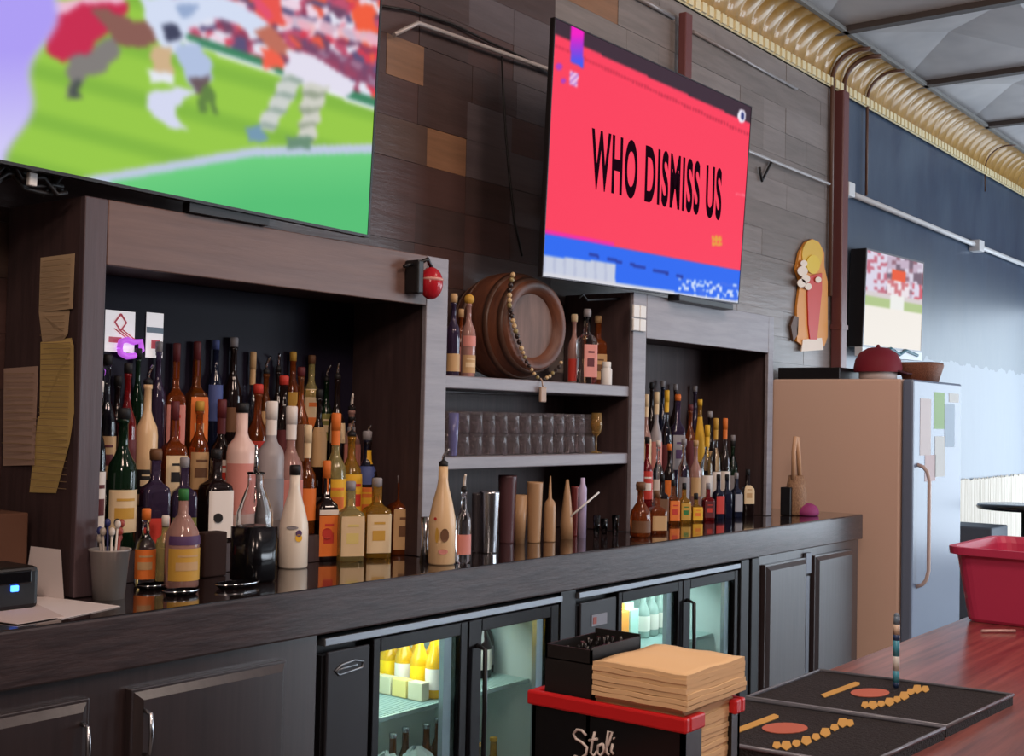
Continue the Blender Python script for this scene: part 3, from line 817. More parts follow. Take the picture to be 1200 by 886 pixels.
shelfb(687, 2.77, 362, 22, 'square', 'clear', ('cork', 'grey'), [(.1, .58, 'pink', 'maroon')], 'square clear bottle with pink label on barrel shelf')
shelfb(700, 2.86, 370, 18, 'square', 'whisky', ('cork', 'tan'), [(.1, .5, 'tan', 'brown')], 'square brown bottle with tan label on barrel shelf')
settle()
built = {}
for B in BT: built[B['desc']] = build_bottle(B)

# emblems on the two opaque bottles and the round emblem
def disc_on(parent, r_at, h, face, rad, key, name, ys=1.0, off=.002):
    m = MB(); c = Vector((math.cos(face)*(r_at+off), math.sin(face)*(r_at+off), h))
    tx = Vector((-math.sin(face), math.cos(face), 0)); n_ = Vector((math.cos(face), math.sin(face), 0))
    pts = []
    for k in range(16):
        a_ = 2*PI*k/16; s_ = math.cos(a_)*rad
        # wrap round the body
        back = r_at-math.sqrt(max(r_at*r_at-s_*s_, 0)) if s_ < r_at else 0
        pts.append(c+tx*s_+Vector((0, 0, math.sin(a_)*rad*ys))-n_*back)
    m.prism(pts, n_*.0006)
    return m.build(name, LB[key], parent)
for B in BT:
    fcm = math.atan2(-B['y'], -B['x'])
    o = built[B['desc']]
    if 'palm and sun' in B['desc']:
        disc_on(o, B['r'], B['h']*.30, fcm+.35, .011, 'yellow', 'sun_emblem'); disc_on(o, B['r'], B['h']*.345, fcm+.35, .010, 'purple', 'palm_emblem')
        m = MB()
        for k in range(6): m.box(-.001, .001, -.003, .003, 0, .008)
        m.bm.free()
        disc_on(o, B['r'], B['h']*.40, fcm-.1, .018, 'grey', 'script_mark', .28)
    if 'round emblem' in B['desc']:
        disc_on(o, B['r']*1.06, B['h']*.27, fcm+.2, .014, 'black', 'round_emblem', 1, .005)
    if 'cream-coloured liqueur' in B['desc']:
        disc_on(o, B['r'], B['h']*.26, fcm+.2, .014, 'brown', 'crest', 1.5); disc_on(o, B['r'], B['h']*.26, fcm-.35, .006, 'gold', 'gold_mark', 4.0); disc_on(o, B['r'], B['h']*.40, fcm-.5, .005, 'red', 'red_dot')
        disc_on(o, B['r'], B['h']*.12, fcm+.1, .016, 'pink', 'lower_mark', .5)
    if 'orange fruit label' in B['desc']:
        disc_on(o, B['r']*1.06, B['h']*.28, fcm+.15, .017, 'red', 'fruit_mark', 1, .006)

# ------------------------------------------------------------------ cabinets above the counter
def panel(parent, name, mt, x0, x1, y0, y1, z0, z1, bev=.003):
    m = MB(); m.box(x0, x1, y0, y1, z0, z1, bev); return m.build(name, mt, parent)
ZT = 1.948
k1 = thing('bottle_cabinet', 'large dark wooden back-bar cabinet with stepped bottle niche and paper notes', 'cabinet', (0, 0, 0))
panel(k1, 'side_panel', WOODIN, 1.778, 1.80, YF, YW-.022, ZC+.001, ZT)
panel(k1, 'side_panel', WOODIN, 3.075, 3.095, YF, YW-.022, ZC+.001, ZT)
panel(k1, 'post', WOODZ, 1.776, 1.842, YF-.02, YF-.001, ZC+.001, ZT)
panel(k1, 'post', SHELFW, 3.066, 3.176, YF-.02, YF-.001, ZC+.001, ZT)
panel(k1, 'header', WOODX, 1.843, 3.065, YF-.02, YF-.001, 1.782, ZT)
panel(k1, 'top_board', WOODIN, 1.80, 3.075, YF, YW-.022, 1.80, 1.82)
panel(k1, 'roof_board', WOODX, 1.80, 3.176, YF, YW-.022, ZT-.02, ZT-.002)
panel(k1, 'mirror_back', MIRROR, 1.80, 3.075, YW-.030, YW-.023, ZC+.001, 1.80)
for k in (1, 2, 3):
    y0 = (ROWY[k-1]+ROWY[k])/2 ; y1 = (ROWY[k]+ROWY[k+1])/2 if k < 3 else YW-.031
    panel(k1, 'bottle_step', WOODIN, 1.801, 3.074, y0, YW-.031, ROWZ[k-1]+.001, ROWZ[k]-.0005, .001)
k2 = thing('shelf_unit', 'open two-shelf unit joining the two bottle cabinets', 'shelf', (0, 0, 0))
ZS2 = 1.2785
panel(k2, 'shelf', SHELFW, 3.177, 4.369, YF-.005, YW-.022, ZS1-.045, ZS1-.0005, .004)
panel(k2, 'shelf', SHELFW, 3.177, 4.369, YF-.005, YW-.022, ZS2-.045, ZS2-.0005, .004)
panel(k2, 'back_panel', WOODIN, 3.177, 4.369, YW-.03, YW-.0225, ZC+.001, ZS1-.05)
panel(k2, 'side_board', WOODIN, 3.097, 3.176, YF, YW-.031, ZC+.001, ZS1-.05)
k3 = thing('bottle_cabinet', 'smaller back-bar cabinet with stepped bottle niche under the red screen', 'cabinet', (0, 0, 0))
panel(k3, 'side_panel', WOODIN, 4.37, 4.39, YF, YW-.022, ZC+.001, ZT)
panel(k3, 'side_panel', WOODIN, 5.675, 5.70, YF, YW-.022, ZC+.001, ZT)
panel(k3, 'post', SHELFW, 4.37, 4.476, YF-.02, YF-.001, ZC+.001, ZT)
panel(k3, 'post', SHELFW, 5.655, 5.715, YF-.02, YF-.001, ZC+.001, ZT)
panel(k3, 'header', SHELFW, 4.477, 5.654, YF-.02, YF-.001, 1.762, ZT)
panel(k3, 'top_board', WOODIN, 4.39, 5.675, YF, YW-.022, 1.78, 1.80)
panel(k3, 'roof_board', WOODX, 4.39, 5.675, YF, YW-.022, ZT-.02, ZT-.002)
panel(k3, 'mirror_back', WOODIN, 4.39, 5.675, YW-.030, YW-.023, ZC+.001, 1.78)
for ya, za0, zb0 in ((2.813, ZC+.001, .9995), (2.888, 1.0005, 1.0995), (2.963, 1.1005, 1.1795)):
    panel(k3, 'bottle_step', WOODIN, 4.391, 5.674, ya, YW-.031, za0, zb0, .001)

# mirror reflections of signs, put in as glowing sheets in the large niche
def reflected_poster(u0, v0, u1, v1, name, label, base, marks):
    y = YW-.033
    a = at(u0, v0, y=y); b = at(u1, v1, y=y)
    c = at((u0+u1)/2, (v0+v1)/2, y=y)
    t = thing(name, label, 'sign', (c.x, y, c.z))
    w = b.x-a.x; h = a.z-b.z
    m = MB(); m.box(-w/2, w/2, -.0015, .001, -h/2, h/2); m.build('sheet', base, t)
    for (fx0, fz0, fx1, fz1, mt, nm) in marks:
        m = MB(); m.prism([((fx0-.5)*w, -.0025, (fz0-.5)*h), ((fx1-.5)*w, -.0025, (fz0-.5)*h), ((fx1-.5)*w, -.0025, (fz1-.5)*h), ((fx0-.5)*w, -.0025, (fz1-.5)*h)], (0, .0008, 0)); m.build(nm, mt, t)
    return t, w, h
wlit = mat('reflected_white', (214, 208, 210), .5, emit=.75)
rlit = mat('reflected_red', (206, 96, 110), .5, emit=.3)
tp, w, h = reflected_poster(124, 363, 157, 414, 'sign_reflection', 'mirror reflection of a white sign with red diamond mark behind the bottles', wlit, [(.12, .22, .55, .36, rlit, 'red_block'), (.0, .0, .9, .12, wlit, 'lower_strip')])
m = MB()
for r_ in (.024,):
    q = [Vector((.0, -.003, r_)), Vector((r_*.8, -.003, 0)), Vector((0, -.003, -r_)), Vector((-r_*.8, -.003, 0)), Vector((0, -.003, r_))]
    m.tube([p+Vector((0, 0, h*.22)) for p in q], .003, 6)
for k in range(3):
    m.tube([(-.02+.012*k, -.003, h*.06), (.035+.012*k, -.003, -h*.22)], .0018, 6)
m.build('diamond_mark', rlit, tp)
reflected_poster(172, 366, 190, 420, 'sign_reflection', 'mirror reflection of a narrow white sign with grey band behind the bottles', wlit, [(0, .55, 1, .68, mat('slate', (110, 124, 138), .5, emit=.3), 'grey_band'), (.3, .2, .8, .4, rlit, 'red_block')])
m = MB()
pc = at(151, 409, y=YW-.04)
m.tube([(-.035, 0, 0), (-.03, 0, .02), (-.01, 0, .026), (.012, 0, .02), (.036, 0, .024), (.04, 0, .0), (.02, 0, -.018), (-.01, 0, -.022), (-.03, 0, -.014), (-.035, 0, 0)], .009, 8)
o = m.build('neon_reflection', mat('reflected_neon', (176, 86, 206), .4, emit=.9)); o.location = (pc.x, YW-.045, pc.z); tag(o, 'small magenta neon reflection in the mirror, built as a glowing loop', 'neon reflection')  # reflection of a lit sign, modelled as a glowing loop

# taped notes on the cabinet side
def note(name, pix, mt, label, lines):
    x = 1.7765
    t = thing(name, label, 'note', at(sum(p[0] for p in pix)/len(pix), sum(p[1] for p in pix)/len(pix), x=x))
    L = Vector(t.location)
    P = [at(u, v, x=x)-L for u, v in pix]
    m = MB(); m.prism([p+Vector((-.0012-.006*(k % 3 == 2), 0, 0)) for k, p in enumerate(P)], (.0008, 0, 0)); m.build('sheet', mt, t)
    y0 = min(p.y for p in P); y1 = max(p.y for p in P); z0 = min(p.z for p in P); z1 = max(p.z for p in P)
    m = MB()
    for k in range(lines):
        z = z1-(z1-z0)*(k+1)/(lines+1.0)
        e = .012+random.random()*.015
        m.box(-.0095, -.0085, y0+.012, y1-e, z, z+.0016)
    m.build('handwriting', INK, t)
note('paper_note', [(48, 302), (88, 297), (88, 362), (46, 366)], PAPER_T, 'tan handwritten note taped topmost on the cabinet side', 9)
note('paper_note', [(46, 366), (82, 363), (82, 392), (74, 400), (50, 401)], PAPER_T, 'small curled tan note below the topmost one', 4)
note('paper_note', [(48, 401), (84, 396), (89, 405), (87, 485), (47, 490)], PAPER_Y, 'long yellow handwritten note on the cabinet side', 14)
note('paper_note', [(45, 488), (87, 484), (84, 520), (66, 578), (35, 577)], PAPER_Y, 'lowest yellow note with curled bottom corner', 11)
note('paper_note', [(5, 432), (45, 429), (43, 545), (4, 546)], PAPER_G, 'pale tan handwritten sheet beside the long yellow note', 12)

# ------------------------------------------------------------------ televisions
def emis_attr(name):
    mm = bpy.data.materials.new(name); mm.use_nodes = True; nt = mm.node_tree
    b = nt.nodes['Principled BSDF']; b.inputs['Base Color'].default_value = (.01, .01, .01, 1); b.inputs['Roughness'].default_value = .5
    b.inputs['Specular IOR Level'].default_value = .02
    at_ = nt.nodes.new('ShaderNodeVertexColor'); at_.layer_name = 'picture'
    nt.links.new(at_.outputs['Color'], b.inputs['Emission Color']); b.inputs['Emission Strength'].default_value = 1.0
    return mm
SCREEN = emis_attr('lit_screen')
def inpoly(x, y, P):
    c = False; j = len(P)-1
    for i in range(len(P)):
        xi, yi = P[i]; xj, yj = P[j]
        if (yi > y) != (yj > y) and x < (xj-xi)*(y-yi)/(yj-yi)+xi: c = not c
        j = i
    return c
def tilted(u, v, yb, zb, th):
    """pixel onto a plane that leans towards the room by th radians above (yb, zb)"""
    d = ray(u, v); s, c = math.sin(th), math.cos(th)
    n = Vector((0, c, s))        # plane through (.,yb,zb) spanned by x and (0,-s,c)
    t = (n.dot(Vector((0, yb, zb))-EYE))/n.dot(d)
    return EYE+d*t
def tv(name, label, corners, nu, nv, paint, thick, bez, bezmat, blur=0):
    """corners: bl, br, tr, tl (world)"""
    bl, br, tr, tl = corners
    t = thing(name, label, 'television', (bl+br)/2)
    O = Vector(t.location)
    n = (br-bl).cross(tl-bl).normalized()
    if n.y > 0: n = -n
    ex = (br-bl).normalized(); ez = (tl-bl).normalized()
    m = MB(); P = [bl-ex*bez-ez*bez, br+ex*bez-ez*bez, tr+ex*bez+ez*bez, tl-ex*bez+ez*bez]
    m.prism([p-O-n*.002 for p in P], -n*thick); m.build('case', BLACK, t)
    m = MB(); Q = [bl, br, tr, tl]
    for k in range(4):
        a_, b_, c_, d_ = P[k], P[(k+1) % 4], Q[(k+1) % 4], Q[k]
        m.prism([a_-O-n*.002, b_-O-n*.002, c_-O-n*.002, d_-O-n*.002], n*.006)
    m.build('bezel', bezmat, t)
    me = bpy.data.meshes.new('screen'); vs = []; cols = []
    for j in range(nv+1):
        for i in range(nu+1):
            a_ = i/nu; b_ = j/nv
            p = (bl*(1-a_)+br*a_)*(1-b_)+(tl*(1-a_)+tr*a_)*b_
            vs.append(p-O+n*.001)
            u, v = proj(p); cols.append(paint(u, v, a_, b_))
    fs = [(j*(nu+1)+i, j*(nu+1)+i+1, (j+1)*(nu+1)+i+1, (j+1)*(nu+1)+i) for j in range(nv) for i in range(nu)]
    me.from_pydata(vs, [], fs); ca = me.color_attributes.new('picture', 'FLOAT_COLOR', 'POINT')
    for _ in range(blur):
        for st, cnt in ((1, nu), (nu+1, nv)):
            nc_ = []
            for idx, c in enumerate(cols):
                pos = idx % (nu+1) if st == 1 else idx//(nu+1)
                a_ = cols[idx-st] if pos > 0 else c; b_ = cols[idx+st] if pos < cnt else c
                nc_.append(tuple((a_[q]+2*c[q]+b_[q])/4 for q in range(3)))
            cols = nc_
    buf = []
    for c in cols: buf += lin(c)+[1]
    ca.data.foreach_set('color', buf)
    me.materials.append(SCREEN)
    o = bpy.data.objects.new('screen', me); COL.objects.link(o); o.parent = t
    return t, O, n, ex, ez
TH = math.radians(2.2)
rg = random.Random(3)
CELL = {}
def cell(u, v, s, pal):
    k = (int(u//s), int(v//s), s)
    if k not in CELL: CELL[k] = rg.choice(pal)
    return CELL[k]
def mixc(a, b, t): return tuple(a[i]*(1-t)+b[i]*t for i in range(3))
def segd(x, y, a, b):
    dx, dy = b[0]-a[0], b[1]-a[1]; t = max(0, min(1, ((x-a[0])*dx+(y-a[1])*dy)/(dx*dx+dy*dy)))
    return math.hypot(x-a[0]-t*dx, y-a[1]-t*dy)
def paint1(u, v, a, b):
    w = 2.5*math.sin(u*.21+v*.13)+2*math.sin(v*.31-u*.07)
    # turf
    c = (150, 200, 70)
    st = math.sin((v-u*.27)*.11)
    c = mixc(c, (116, 170, 60), max(0, st)*.6)
    lower = 212-(u-103)*.175 if u < 300 else 178-(u-300)*.03
    if v > lower: c = mixc((108, 206, 126), (84, 190, 116), min(1, max(0, (v-lower)/60)))
    if abs(v-lower) < 5.5 and u > 60: c = (188, 200, 224)
    # stands beyond the sideline
    side = 48+(u-215)*.355
    if v < side and u > 190:
        c = cell(u+w, v+w, 9, [(214, 60, 82), (236, 210, 226), (110, 70, 100), (190, 80, 110), (226, 226, 240), (150, 60, 90), (90, 80, 120), (230, 90, 70)])
        if v > side-12: c = (60, 130, 96)
    if abs(v-side) < 2.2 and u > 190: c = (232, 236, 240)
    x, y = u+w*.6, v+w*.5
    # crowd colours, then players
    if inpoly(x, y, [(304, -5), (328, -5), (332, 26), (312, 30), (300, 16)]): c = (232, 84, 76)
    if inpoly(x, y, [(306, 58), (326, 56), (334, 80), (308, 82)]): c = (240, 96, 74)
    if inpoly(x, y, [(412, 10), (436, 4), (442, 38), (418, 40)]): c = (240, 92, 60)
    if abs((y-22)-(x-330)*.22) < 7 and x > 332: c = mixc(c, (238, 214, 228), .75)
    if inpoly(x, y, [(340, 40), (440, 78), (440, 104), (372, 76)]): c = mixc(c, (122, 70, 104), .7)
    if inpoly(x, y, [(80, 70), (132, 42), (142, 60), (122, 82), (98, 96), (90, 116), (78, 112)]): c = (128, 124, 122)
    if inpoly(x, y, [(84, 92), (96, 92), (95, 114), (78, 116)]): c = (74, 82, 80)
    if inpoly(x, y, [(44, 24), (62, 6), (95, -5), (150, -5), (140, 4), (104, 8), (64, 20)]): c = (236, 186, 208)
    if inpoly(x, y, [(48, 26), (64, 18), (104, 4), (150, 2), (150, 18), (132, 34), (112, 46), (102, 62), (74, 72), (56, 64)]): c = (198, 40, 78)
    if inpoly(x, y, [(104, 10), (128, 12), (156, 24), (190, 30), (196, 42), (184, 50), (152, 56), (136, 50), (122, 30)]): c = (136, 92, 84)
    if inpoly(x, y, [(164, -5), (262, -5), (300, 16), (318, 30), (298, 42), (276, 28), (244, 22), (226, 30), (208, 62), (194, 64), (184, 46), (170, 22)]): c = (210, 220, 242)
    if inpoly(x, y, [(206, 6), (232, 2), (226, 18), (212, 20)]): c = (150, 170, 206)
    if inpoly(x, y, [(290, -5), (302, -5), (322, 20), (312, 24)]): c = (226, 80, 110)
    if inpoly(x, y, [(190, 30), (208, 29), (212, 44), (196, 50)]): c = (62, 66, 92)
    if inpoly(x, y, [(178, 54), (200, 54), (204, 88), (178, 90)]): c = (206, 176, 138)
    if inpoly(x, y, [(174, 82), (204, 88), (202, 98), (174, 96)]): c = (226, 230, 240)
    if inpoly(x, y, [(204, 58), (232, 48), (250, 78), (248, 98), (226, 106), (214, 84)]): c = (176, 192, 224)
    if inpoly(x, y, [(222, 92), (244, 86), (246, 106), (228, 110)]): c = (104, 86, 92)
    if inpoly(x, y, [(172, 112), (206, 100), (228, 106), (206, 124), (206, 138), (222, 154), (202, 152), (176, 134)]): c = (212, 216, 240)
    if inpoly(x, y, [(296, 36), (318, 30), (334, 50), (346, 62), (330, 66), (312, 54)]): c = (190, 110, 92)
    if inpoly(x, y, [(338, 58), (368, 66), (418, 98), (408, 114), (384, 106), (352, 98), (330, 86)]): c = (226, 222, 238)
    if inpoly(x, y, [(330, 84), (354, 92), (342, 118), (318, 154), (298, 152), (316, 120)]): c = (204, 208, 204) if (int(y/6) % 3) else (150, 168, 158)
    if inpoly(x, y, [(356, 96), (386, 100), (378, 130), (366, 168), (344, 168), (352, 132)]): c = (206, 206, 196) if (int(y/6) % 3) else (150, 160, 140)
    if inpoly(x, y, [(286, 150), (304, 146), (314, 162), (292, 168)]): c = (116, 152, 176)
    if inpoly(x, y, [(336, 160), (366, 160), (362, 174), (334, 174)]): c = (104, 140, 116)
    if inpoly(x, y, [(236, 104), (248, 100), (256, 134), (248, 132), (244, 118), (238, 132), (232, 130)]): c = (96, 130, 66)
    pl = 62-v*.28 + 8*math.sin(v*.06)
    if u < pl: c = mixc((172, 156, 244), (206, 200, 246), max(0, min(1, (v-60)/110)))
    elif u < pl+10: c = mixc((190, 180, 240), c, (u-pl)/10)
    return c
Y1 = 2.655
z1b = at(430, 276, y=Y1).z
brp = tilted(430, 275, Y1, z1b, TH); 
blp = tilted(-60, 175, Y1, z1b, TH)
trp = tilted(446.5, -30, Y1, z1b, TH)
ez1 = (trp-brp).normalized(); ex1 = (blp-brp).normalized()
W1, H1 = 1.50, .845
c_br, c_bl = brp, brp+ex1*W1
c_tr, c_tl = c_br+ez1*H1, c_bl+ez1*H1
tv('television', 'large television showing a football game above the large bottle cabinet', (c_bl, c_br, c_tr, c_tl), 250, 150, paint1, .02, .008, BLACK, 2)
# dark cables bunched under its corner
cbn = at(30, 208, y=2.70)
ct_ = thing('cable_bundle', 'tangle of black cables hanging under the football screen corner', 'cables', cbn)
rr_ = random.Random(5)
for k in range(7):
    m = MB(); pts = [Vector((-.11+.037*q+rr_.uniform(-.012, .012), .012*(k % 3)+.004*k, rr_.uniform(-.035, .03))) for q in range(7)]
    m.tube(pts, .006, 6); m.build('cable', cab, ct_)
m = MB(); m.box(.0, .022, -.016, -.002, -.02, .012, .003); m.build('white_glint', WHITE, ct_)  # white block standing in for a glint among the cables
# mount rail under it
pa = at(225, 236, y=2.66); pb = at(318, 256, y=2.66)
m = MB(); m.box(pa.x, pb.x, 2.668, 2.70, pb.z-.02, pb.z+.006); tag(m.build('sensor_bar', BLACK), 'thin black bar under the football screen edge', 'sensor bar')

RIB = [(669, 30), (684, 37), (683, 80), (668, 72)]
def paint2(u, v, a, b):
    c = (250, 62, 92)
    top = 24+(u-650)*.462
    if v < top+15: c = (58, 40, 54)
    else:
        d = v-(top+27)
        if 0 < d < 4 and (int(u*.9) % 3): c = (200, 44, 72)
        if d < -10: c = (235, 60, 90)
    if inpoly(u, v, RIB): c = mixc((244, 20, 196), (60, 90, 240), max(0, min(1, (v-40)/35)))
    if math.hypot(u-655, v-78) < 4 or math.hypot(u-660, v-95) < 3: c = (170, 60, 190)
    if inpoly(u, v, [(668, 83), (678, 87), (676, 103), (667, 98)]): c = (236, 190, 230) if int(u+v) % 4 else (140, 60, 180)
    bl_ = 274+(u-636)*.185
    if v > bl_:
        c = (40, 104, 240)
        if abs(v-(bl_+14+(u-690)*.06)) < 1.6 and 690 < u < 800 and int(u/9) % 3: c = (30, 50, 150)
    if v > bl_-5 and v < bl_ and u < 720: c = (240, 40, 160)
    if u < 721 and v > 299+(u-636)*.115: c = (198, 204, 222) if int(u/3) % 4 else (184, 190, 214)
    tx = 326+(u-795)*.1
    if u > 795 and tx < v < tx+22 and cell(u, v, 3, [0, 1, 1]) : c = (200, 216, 250) if cell(u+1, v, 4, [0, 1]) else (60, 110, 236)
    if math.hypot((u-869)/.6, v-136) < 8: c = (236, 232, 244)
    if math.hypot((u-870)/.45, v-136) < 5: c = (50, 60, 120)
    if u > 862 and 226+(u-862)*.2 < v < 228+(u-862)*.2: c = (255, 110, 130)
    if 834 < u < 846 and 276 < v < 288: c = (232, 160, 60) if int(u/2) % 2 or int(v/3) % 2 else (250, 90, 80)
    if v > 352+(u-865)*.15+1: c = (214, 214, 222)
    return c
Y2 = 2.66
z2b = at(750, 338, y=Y2).z
C2 = [tilted(u, v, Y2, z2b, TH) for u, v in ((635.5, 323), (864.5, 355), (880, 126), (650.5, 22))]
t2_, O2, n2, ex2, ez2 = tv('television', 'wide television with red picture above the small bottle cabinet', C2, 240, 180, paint2, .016, .005, mat('tv_bezel', (60, 56, 62), .3, metal=.4), 1)
# words on the screen
def text_mesh(s, offset=0.0, shear=0.0):
    cu = bpy.data.curves.new('words', 'FONT'); cu.body = s; cu.offset = offset; cu.shear = shear; cu.fill_mode = 'BOTH'; cu.space_character = 1.14
    o = bpy.data.objects.new('words', cu); COL.objects.link(o)
    dg = bpy.context.evaluated_depsgraph_get(); me = bpy.data.meshes.new_from_object(o.evaluated_get(dg))
    bpy.data.objects.remove(o); return me
def place_text(me, o3, ax, az, nrm, w, h, name, mt, parent, lift=.002):
    xs = [v.co.x for v in me.vertices]; ys_ = [v.co.y for v in me.vertices]
    x0, x1, y0, y1 = min(xs), max(xs), min(ys_), max(ys_)
    for v in me.vertices:
        p = o3+ax*((v.co.x-x0)/(x1-x0)*w)+az*((v.co.y-y0)/(y1-y0)*h)+nrm*lift
        v.co = p
    me.materials.clear(); me.materials.append(mt)
    o = bpy.data.objects.new(name, me); COL.objects.link(o); o.parent = parent; return o
def on2(u, v): return tilted(u, v, Y2, z2b, TH)
tb = on2(691, 221); tr_ = on2(844, 259); tt_ = on2(693, 149)
place_text(text_mesh('WHO DISMISS US', .030), tb-O2, (tr_-tb).normalized(), (tt_-tb).normalized(), n2, (tr_-tb).length, (tt_-tb).length, 'caption', mat('caption_black', (26, 8, 20), .8, spec=.0), t2_, .003)
pa = at(782, 348, y=2.69); pb = at(846, 360, y=2.69)
m = MB(); m.box(pa.x, pb.x, 2.63, 2.688, pb.z-.016, pb.z+.012, .004); tag(m.build('sound_bar', BLACK), 'small black bar hanging beneath the red screen', 'sensor bar')
# arm holding tv 2 and 1 to the wall
for nm, c in (('bracket beneath red screen', (C2[0]+C2[1])/2), ('bracket behind football screen', (c_bl+c_br)/2)):
    m = MB(); m.box(c.x-.15, c.x+.15, 2.745, YW-.03, c.z+.3, c.z+.42, .004)
    tag(m.build('wall_bracket', BLACK), 'black wall '+nm, 'bracket')

def paint3(u, v, a, b):
    c = (206, 196, 206)
    if b > .42:
        c = cell(u, v, 5, [(150, 110, 124), (196, 176, 196), (120, 100, 116), (214, 206, 222)])
        if a < .34: c = (218, 212, 230) if cell(u, v, 4, [0, 1, 1]) else (196, 110, 128)
        if abs(a-.55) < .12 and .72 < b < .86: c = (232, 92, 58)
        if abs(a-.55) < .2 and .55 < b <= .74: c = (234, 224, 230) if cell(u, v, 4, [0, 1]) else (206, 120, 126)
        if a > .8 and .5 < b < .75: c = (204, 96, 110) if cell(u, v, 3, [0, 1]) else (220, 214, 232)
        if b < .58 and not (.42 < a < .66): c = (214, 204, 206) if b > .52 else (176, 196, 136)
        if b < .58 and .42 < a < .66: c = (236, 236, 232)
    else:
        c = (240, 234, 226)
    return c
Y3 = 2.94
C3 = [at(u, v, y=Y3) for u, v in ((1011, 404), (1078.5, 411), (1082, 309), (1016, 293))]
t3_, O3, n3, ex3, ez3 = tv('television', 'small television on blue wall above the fridge', C3, 90, 110, paint3, .10, .012, mat('silver_bezel', (120, 122, 128), .35, metal=.3), 2)
m = MB(); p0 = (C3[0]+C3[1])/2-O3
m.prism([C3[0]-O3+Vector((-.02, -.006, -.07)), C3[1]-O3+Vector((.02, -.006, -.07)), C3[1]-O3+Vector((.02, -.006, -.013)), C3[0]-O3+Vector((-.02, -.006, -.013))], (0, .05, 0))
m.build('lower_bezel', mat('white_bezel', (214, 220, 224), .4), t3_)
a = at(1040, 411, y=Y3-.01)-O3; b = at(1075, 414, y=Y3-.01)-O3
m = MB(); m.tube([a+Vector((0, 0, -.015)), a+Vector((.06, 0, .018)), a*.6+b*.4+Vector((0, 0, -.02)), a*.4+b*.6+Vector((0, 0, .012)), b+Vector((0, 0, -.015))], .011, 8); m.build('teal_mark', mat('teal', (40, 96, 112), .5), t3_)

# ------------------------------------------------------------------ shelf contents
# barrel
woodb = mat('barrel_wood', (112, 66, 44), .5, noise=((6, 6, 30), (78, 44, 32), 5), bump=.3)
hoop = mat('barrel_hoop', (84, 58, 46), .4)
bt = thing('wooden_barrel', 'brown wooden barrel lying on the top shelf, round end outward', 'barrel', (0, 0, 0))
q = Vector((-.10, -1, 0)).normalized()       # outward normal of the visible end
RB = .180; Lb = .285
endc = at(629, 389, y=2.735); endc = Vector((endc.x, 2.735, ZS1+RB+.0285))
rot = q.to_track_quat('Z', 'Y').to_matrix().to_4x4()
prof = []
for k in range(13):
    s = k/12; zz = -Lb+s*Lb
    prof.append((RB+(.040)*math.sin(PI*s)-.012, zz))
full = [(0, -Lb+.01), (prof[0][0]-.02, -Lb+.01), (prof[0][0]-.015, -Lb)]+prof+[(prof[-1][0]-.006, .003), (prof[-1][0]-.03, .001)]
m = MB(); m.lathe(full+[(prof[-1][0]-.048, -.03)], 48); o = m.build('staves', woodb, bt); o.matrix_basis = Matrix.Translation(endc)@rot
m = MB(); m.lathe([(prof[-1][0]-.040, -.028), (0, -.028)], 48); o = m.build('end_board', mat('barrel_end', (122, 92, 80), .55, noise=((30, 4, 4), (92, 68, 58), 4)), bt); o.matrix_basis = Matrix.Translation(endc)@rot
for kk in (1, 3.4, 8.6, 11):
    m = MB(); s0, s1 = (kk-.45)/12, (kk+.45)/12
    r0 = RB+(.040)*math.sin(PI*s0)-.0105; r1 = RB+(.040)*math.sin(PI*s1)-.0105
    m.lathe([(r0-.002, -Lb+s0*Lb), (r0+.0015, -Lb+s0*Lb), (r1+.0015, -Lb+s1*Lb), (r1-.002, -Lb+s1*Lb)], 48); o = m.build('hoop', hoop, bt); o.matrix_basis = Matrix.Translation(endc)@rot
# bead necklace draped over its end and hanging to the shelf edge
def endp(a, r, lift=.012): return endc + (rot.to_3x3()@Vector((r*math.cos(a), r*math.sin(a), lift)))
BEADP = [(601, 322), (597, 340), (597, 358), (601, 376), (606, 394), (611, 408), (617, 424), (626, 438), (634, 446), (644, 441), (655, 430), (660, 420)]
m = MB(); bpts = []
n_pl = q
def onend(u, v, lift=.016):
    d = ray(u, v); t = n_pl.dot(endc+q*lift-EYE)/n_pl.dot(d); return EYE+d*t
W3 = [onend(u, v) for u, v in BEADP]
bn = thing('bead_necklace', 'string of tan and dark beads draped over the barrel end', 'necklace', W3[8])
m.tube([p-W3[8] for p in W3], .002, 6); m.build('string', mat('string', (60, 48, 44), .7), bn)
cols = [mat('tan_bead', (206, 176, 132), .3), mat('dark_bead', (50, 38, 36), .3), mat('olive_bead', (150, 134, 90), .3)]
m = MB()
tot = 0; seg = []
for a, b in zip(W3, W3[1:]):
    L = (b-a).length; n = max(1, int(L/.017))
    for k in range(n): seg.append(a.lerp(b, k/n))
for i, p in enumerate(seg):
    m.mi = (i*7 % 5) % 3; m.ball(p-W3[8], .0075 if i > 14 else .010, 8, 6)
m.build('beads', cols, bn)
tg = at(636, 462, y=YF-.018)
m = MB(); m.box(-.018, .018, -.006, .006, -.03, .028, .004); m.tube([(0, 0, .026), (0, .004, .05), (0, .012, .06)], .003, 6)
o = m.build('shelf_tag', mat('tan_tag', (176, 150, 132), .5)); o.location = tg; tag(o, 'small tan tag hanging off the upper shelf edge', 'tag')
# white pill bottle
p = EYE+ray(713, 446)*(2.75/ray(713, 446).y)
pl = thing('pill_bottle', 'small white plastic bottle at the end of the barrel shelf', 'bottle', (p.x, 2.76, ZS1))
hh = px_h(p.x, 2.76, ZS1, 424)
m = MB(); m.lathe([(0, 0), (.022, 0), (.023, .003), (.023, hh*.66), (.016, hh*.76), (.016, hh*.78)], 20); m.build('body', WHITE, pl)
m = MB(); m.lathe([(.018, hh*.76), (.0185, hh*.98), (.016, hh), (0, hh)], 20); m.build('cap', WHITE, pl)
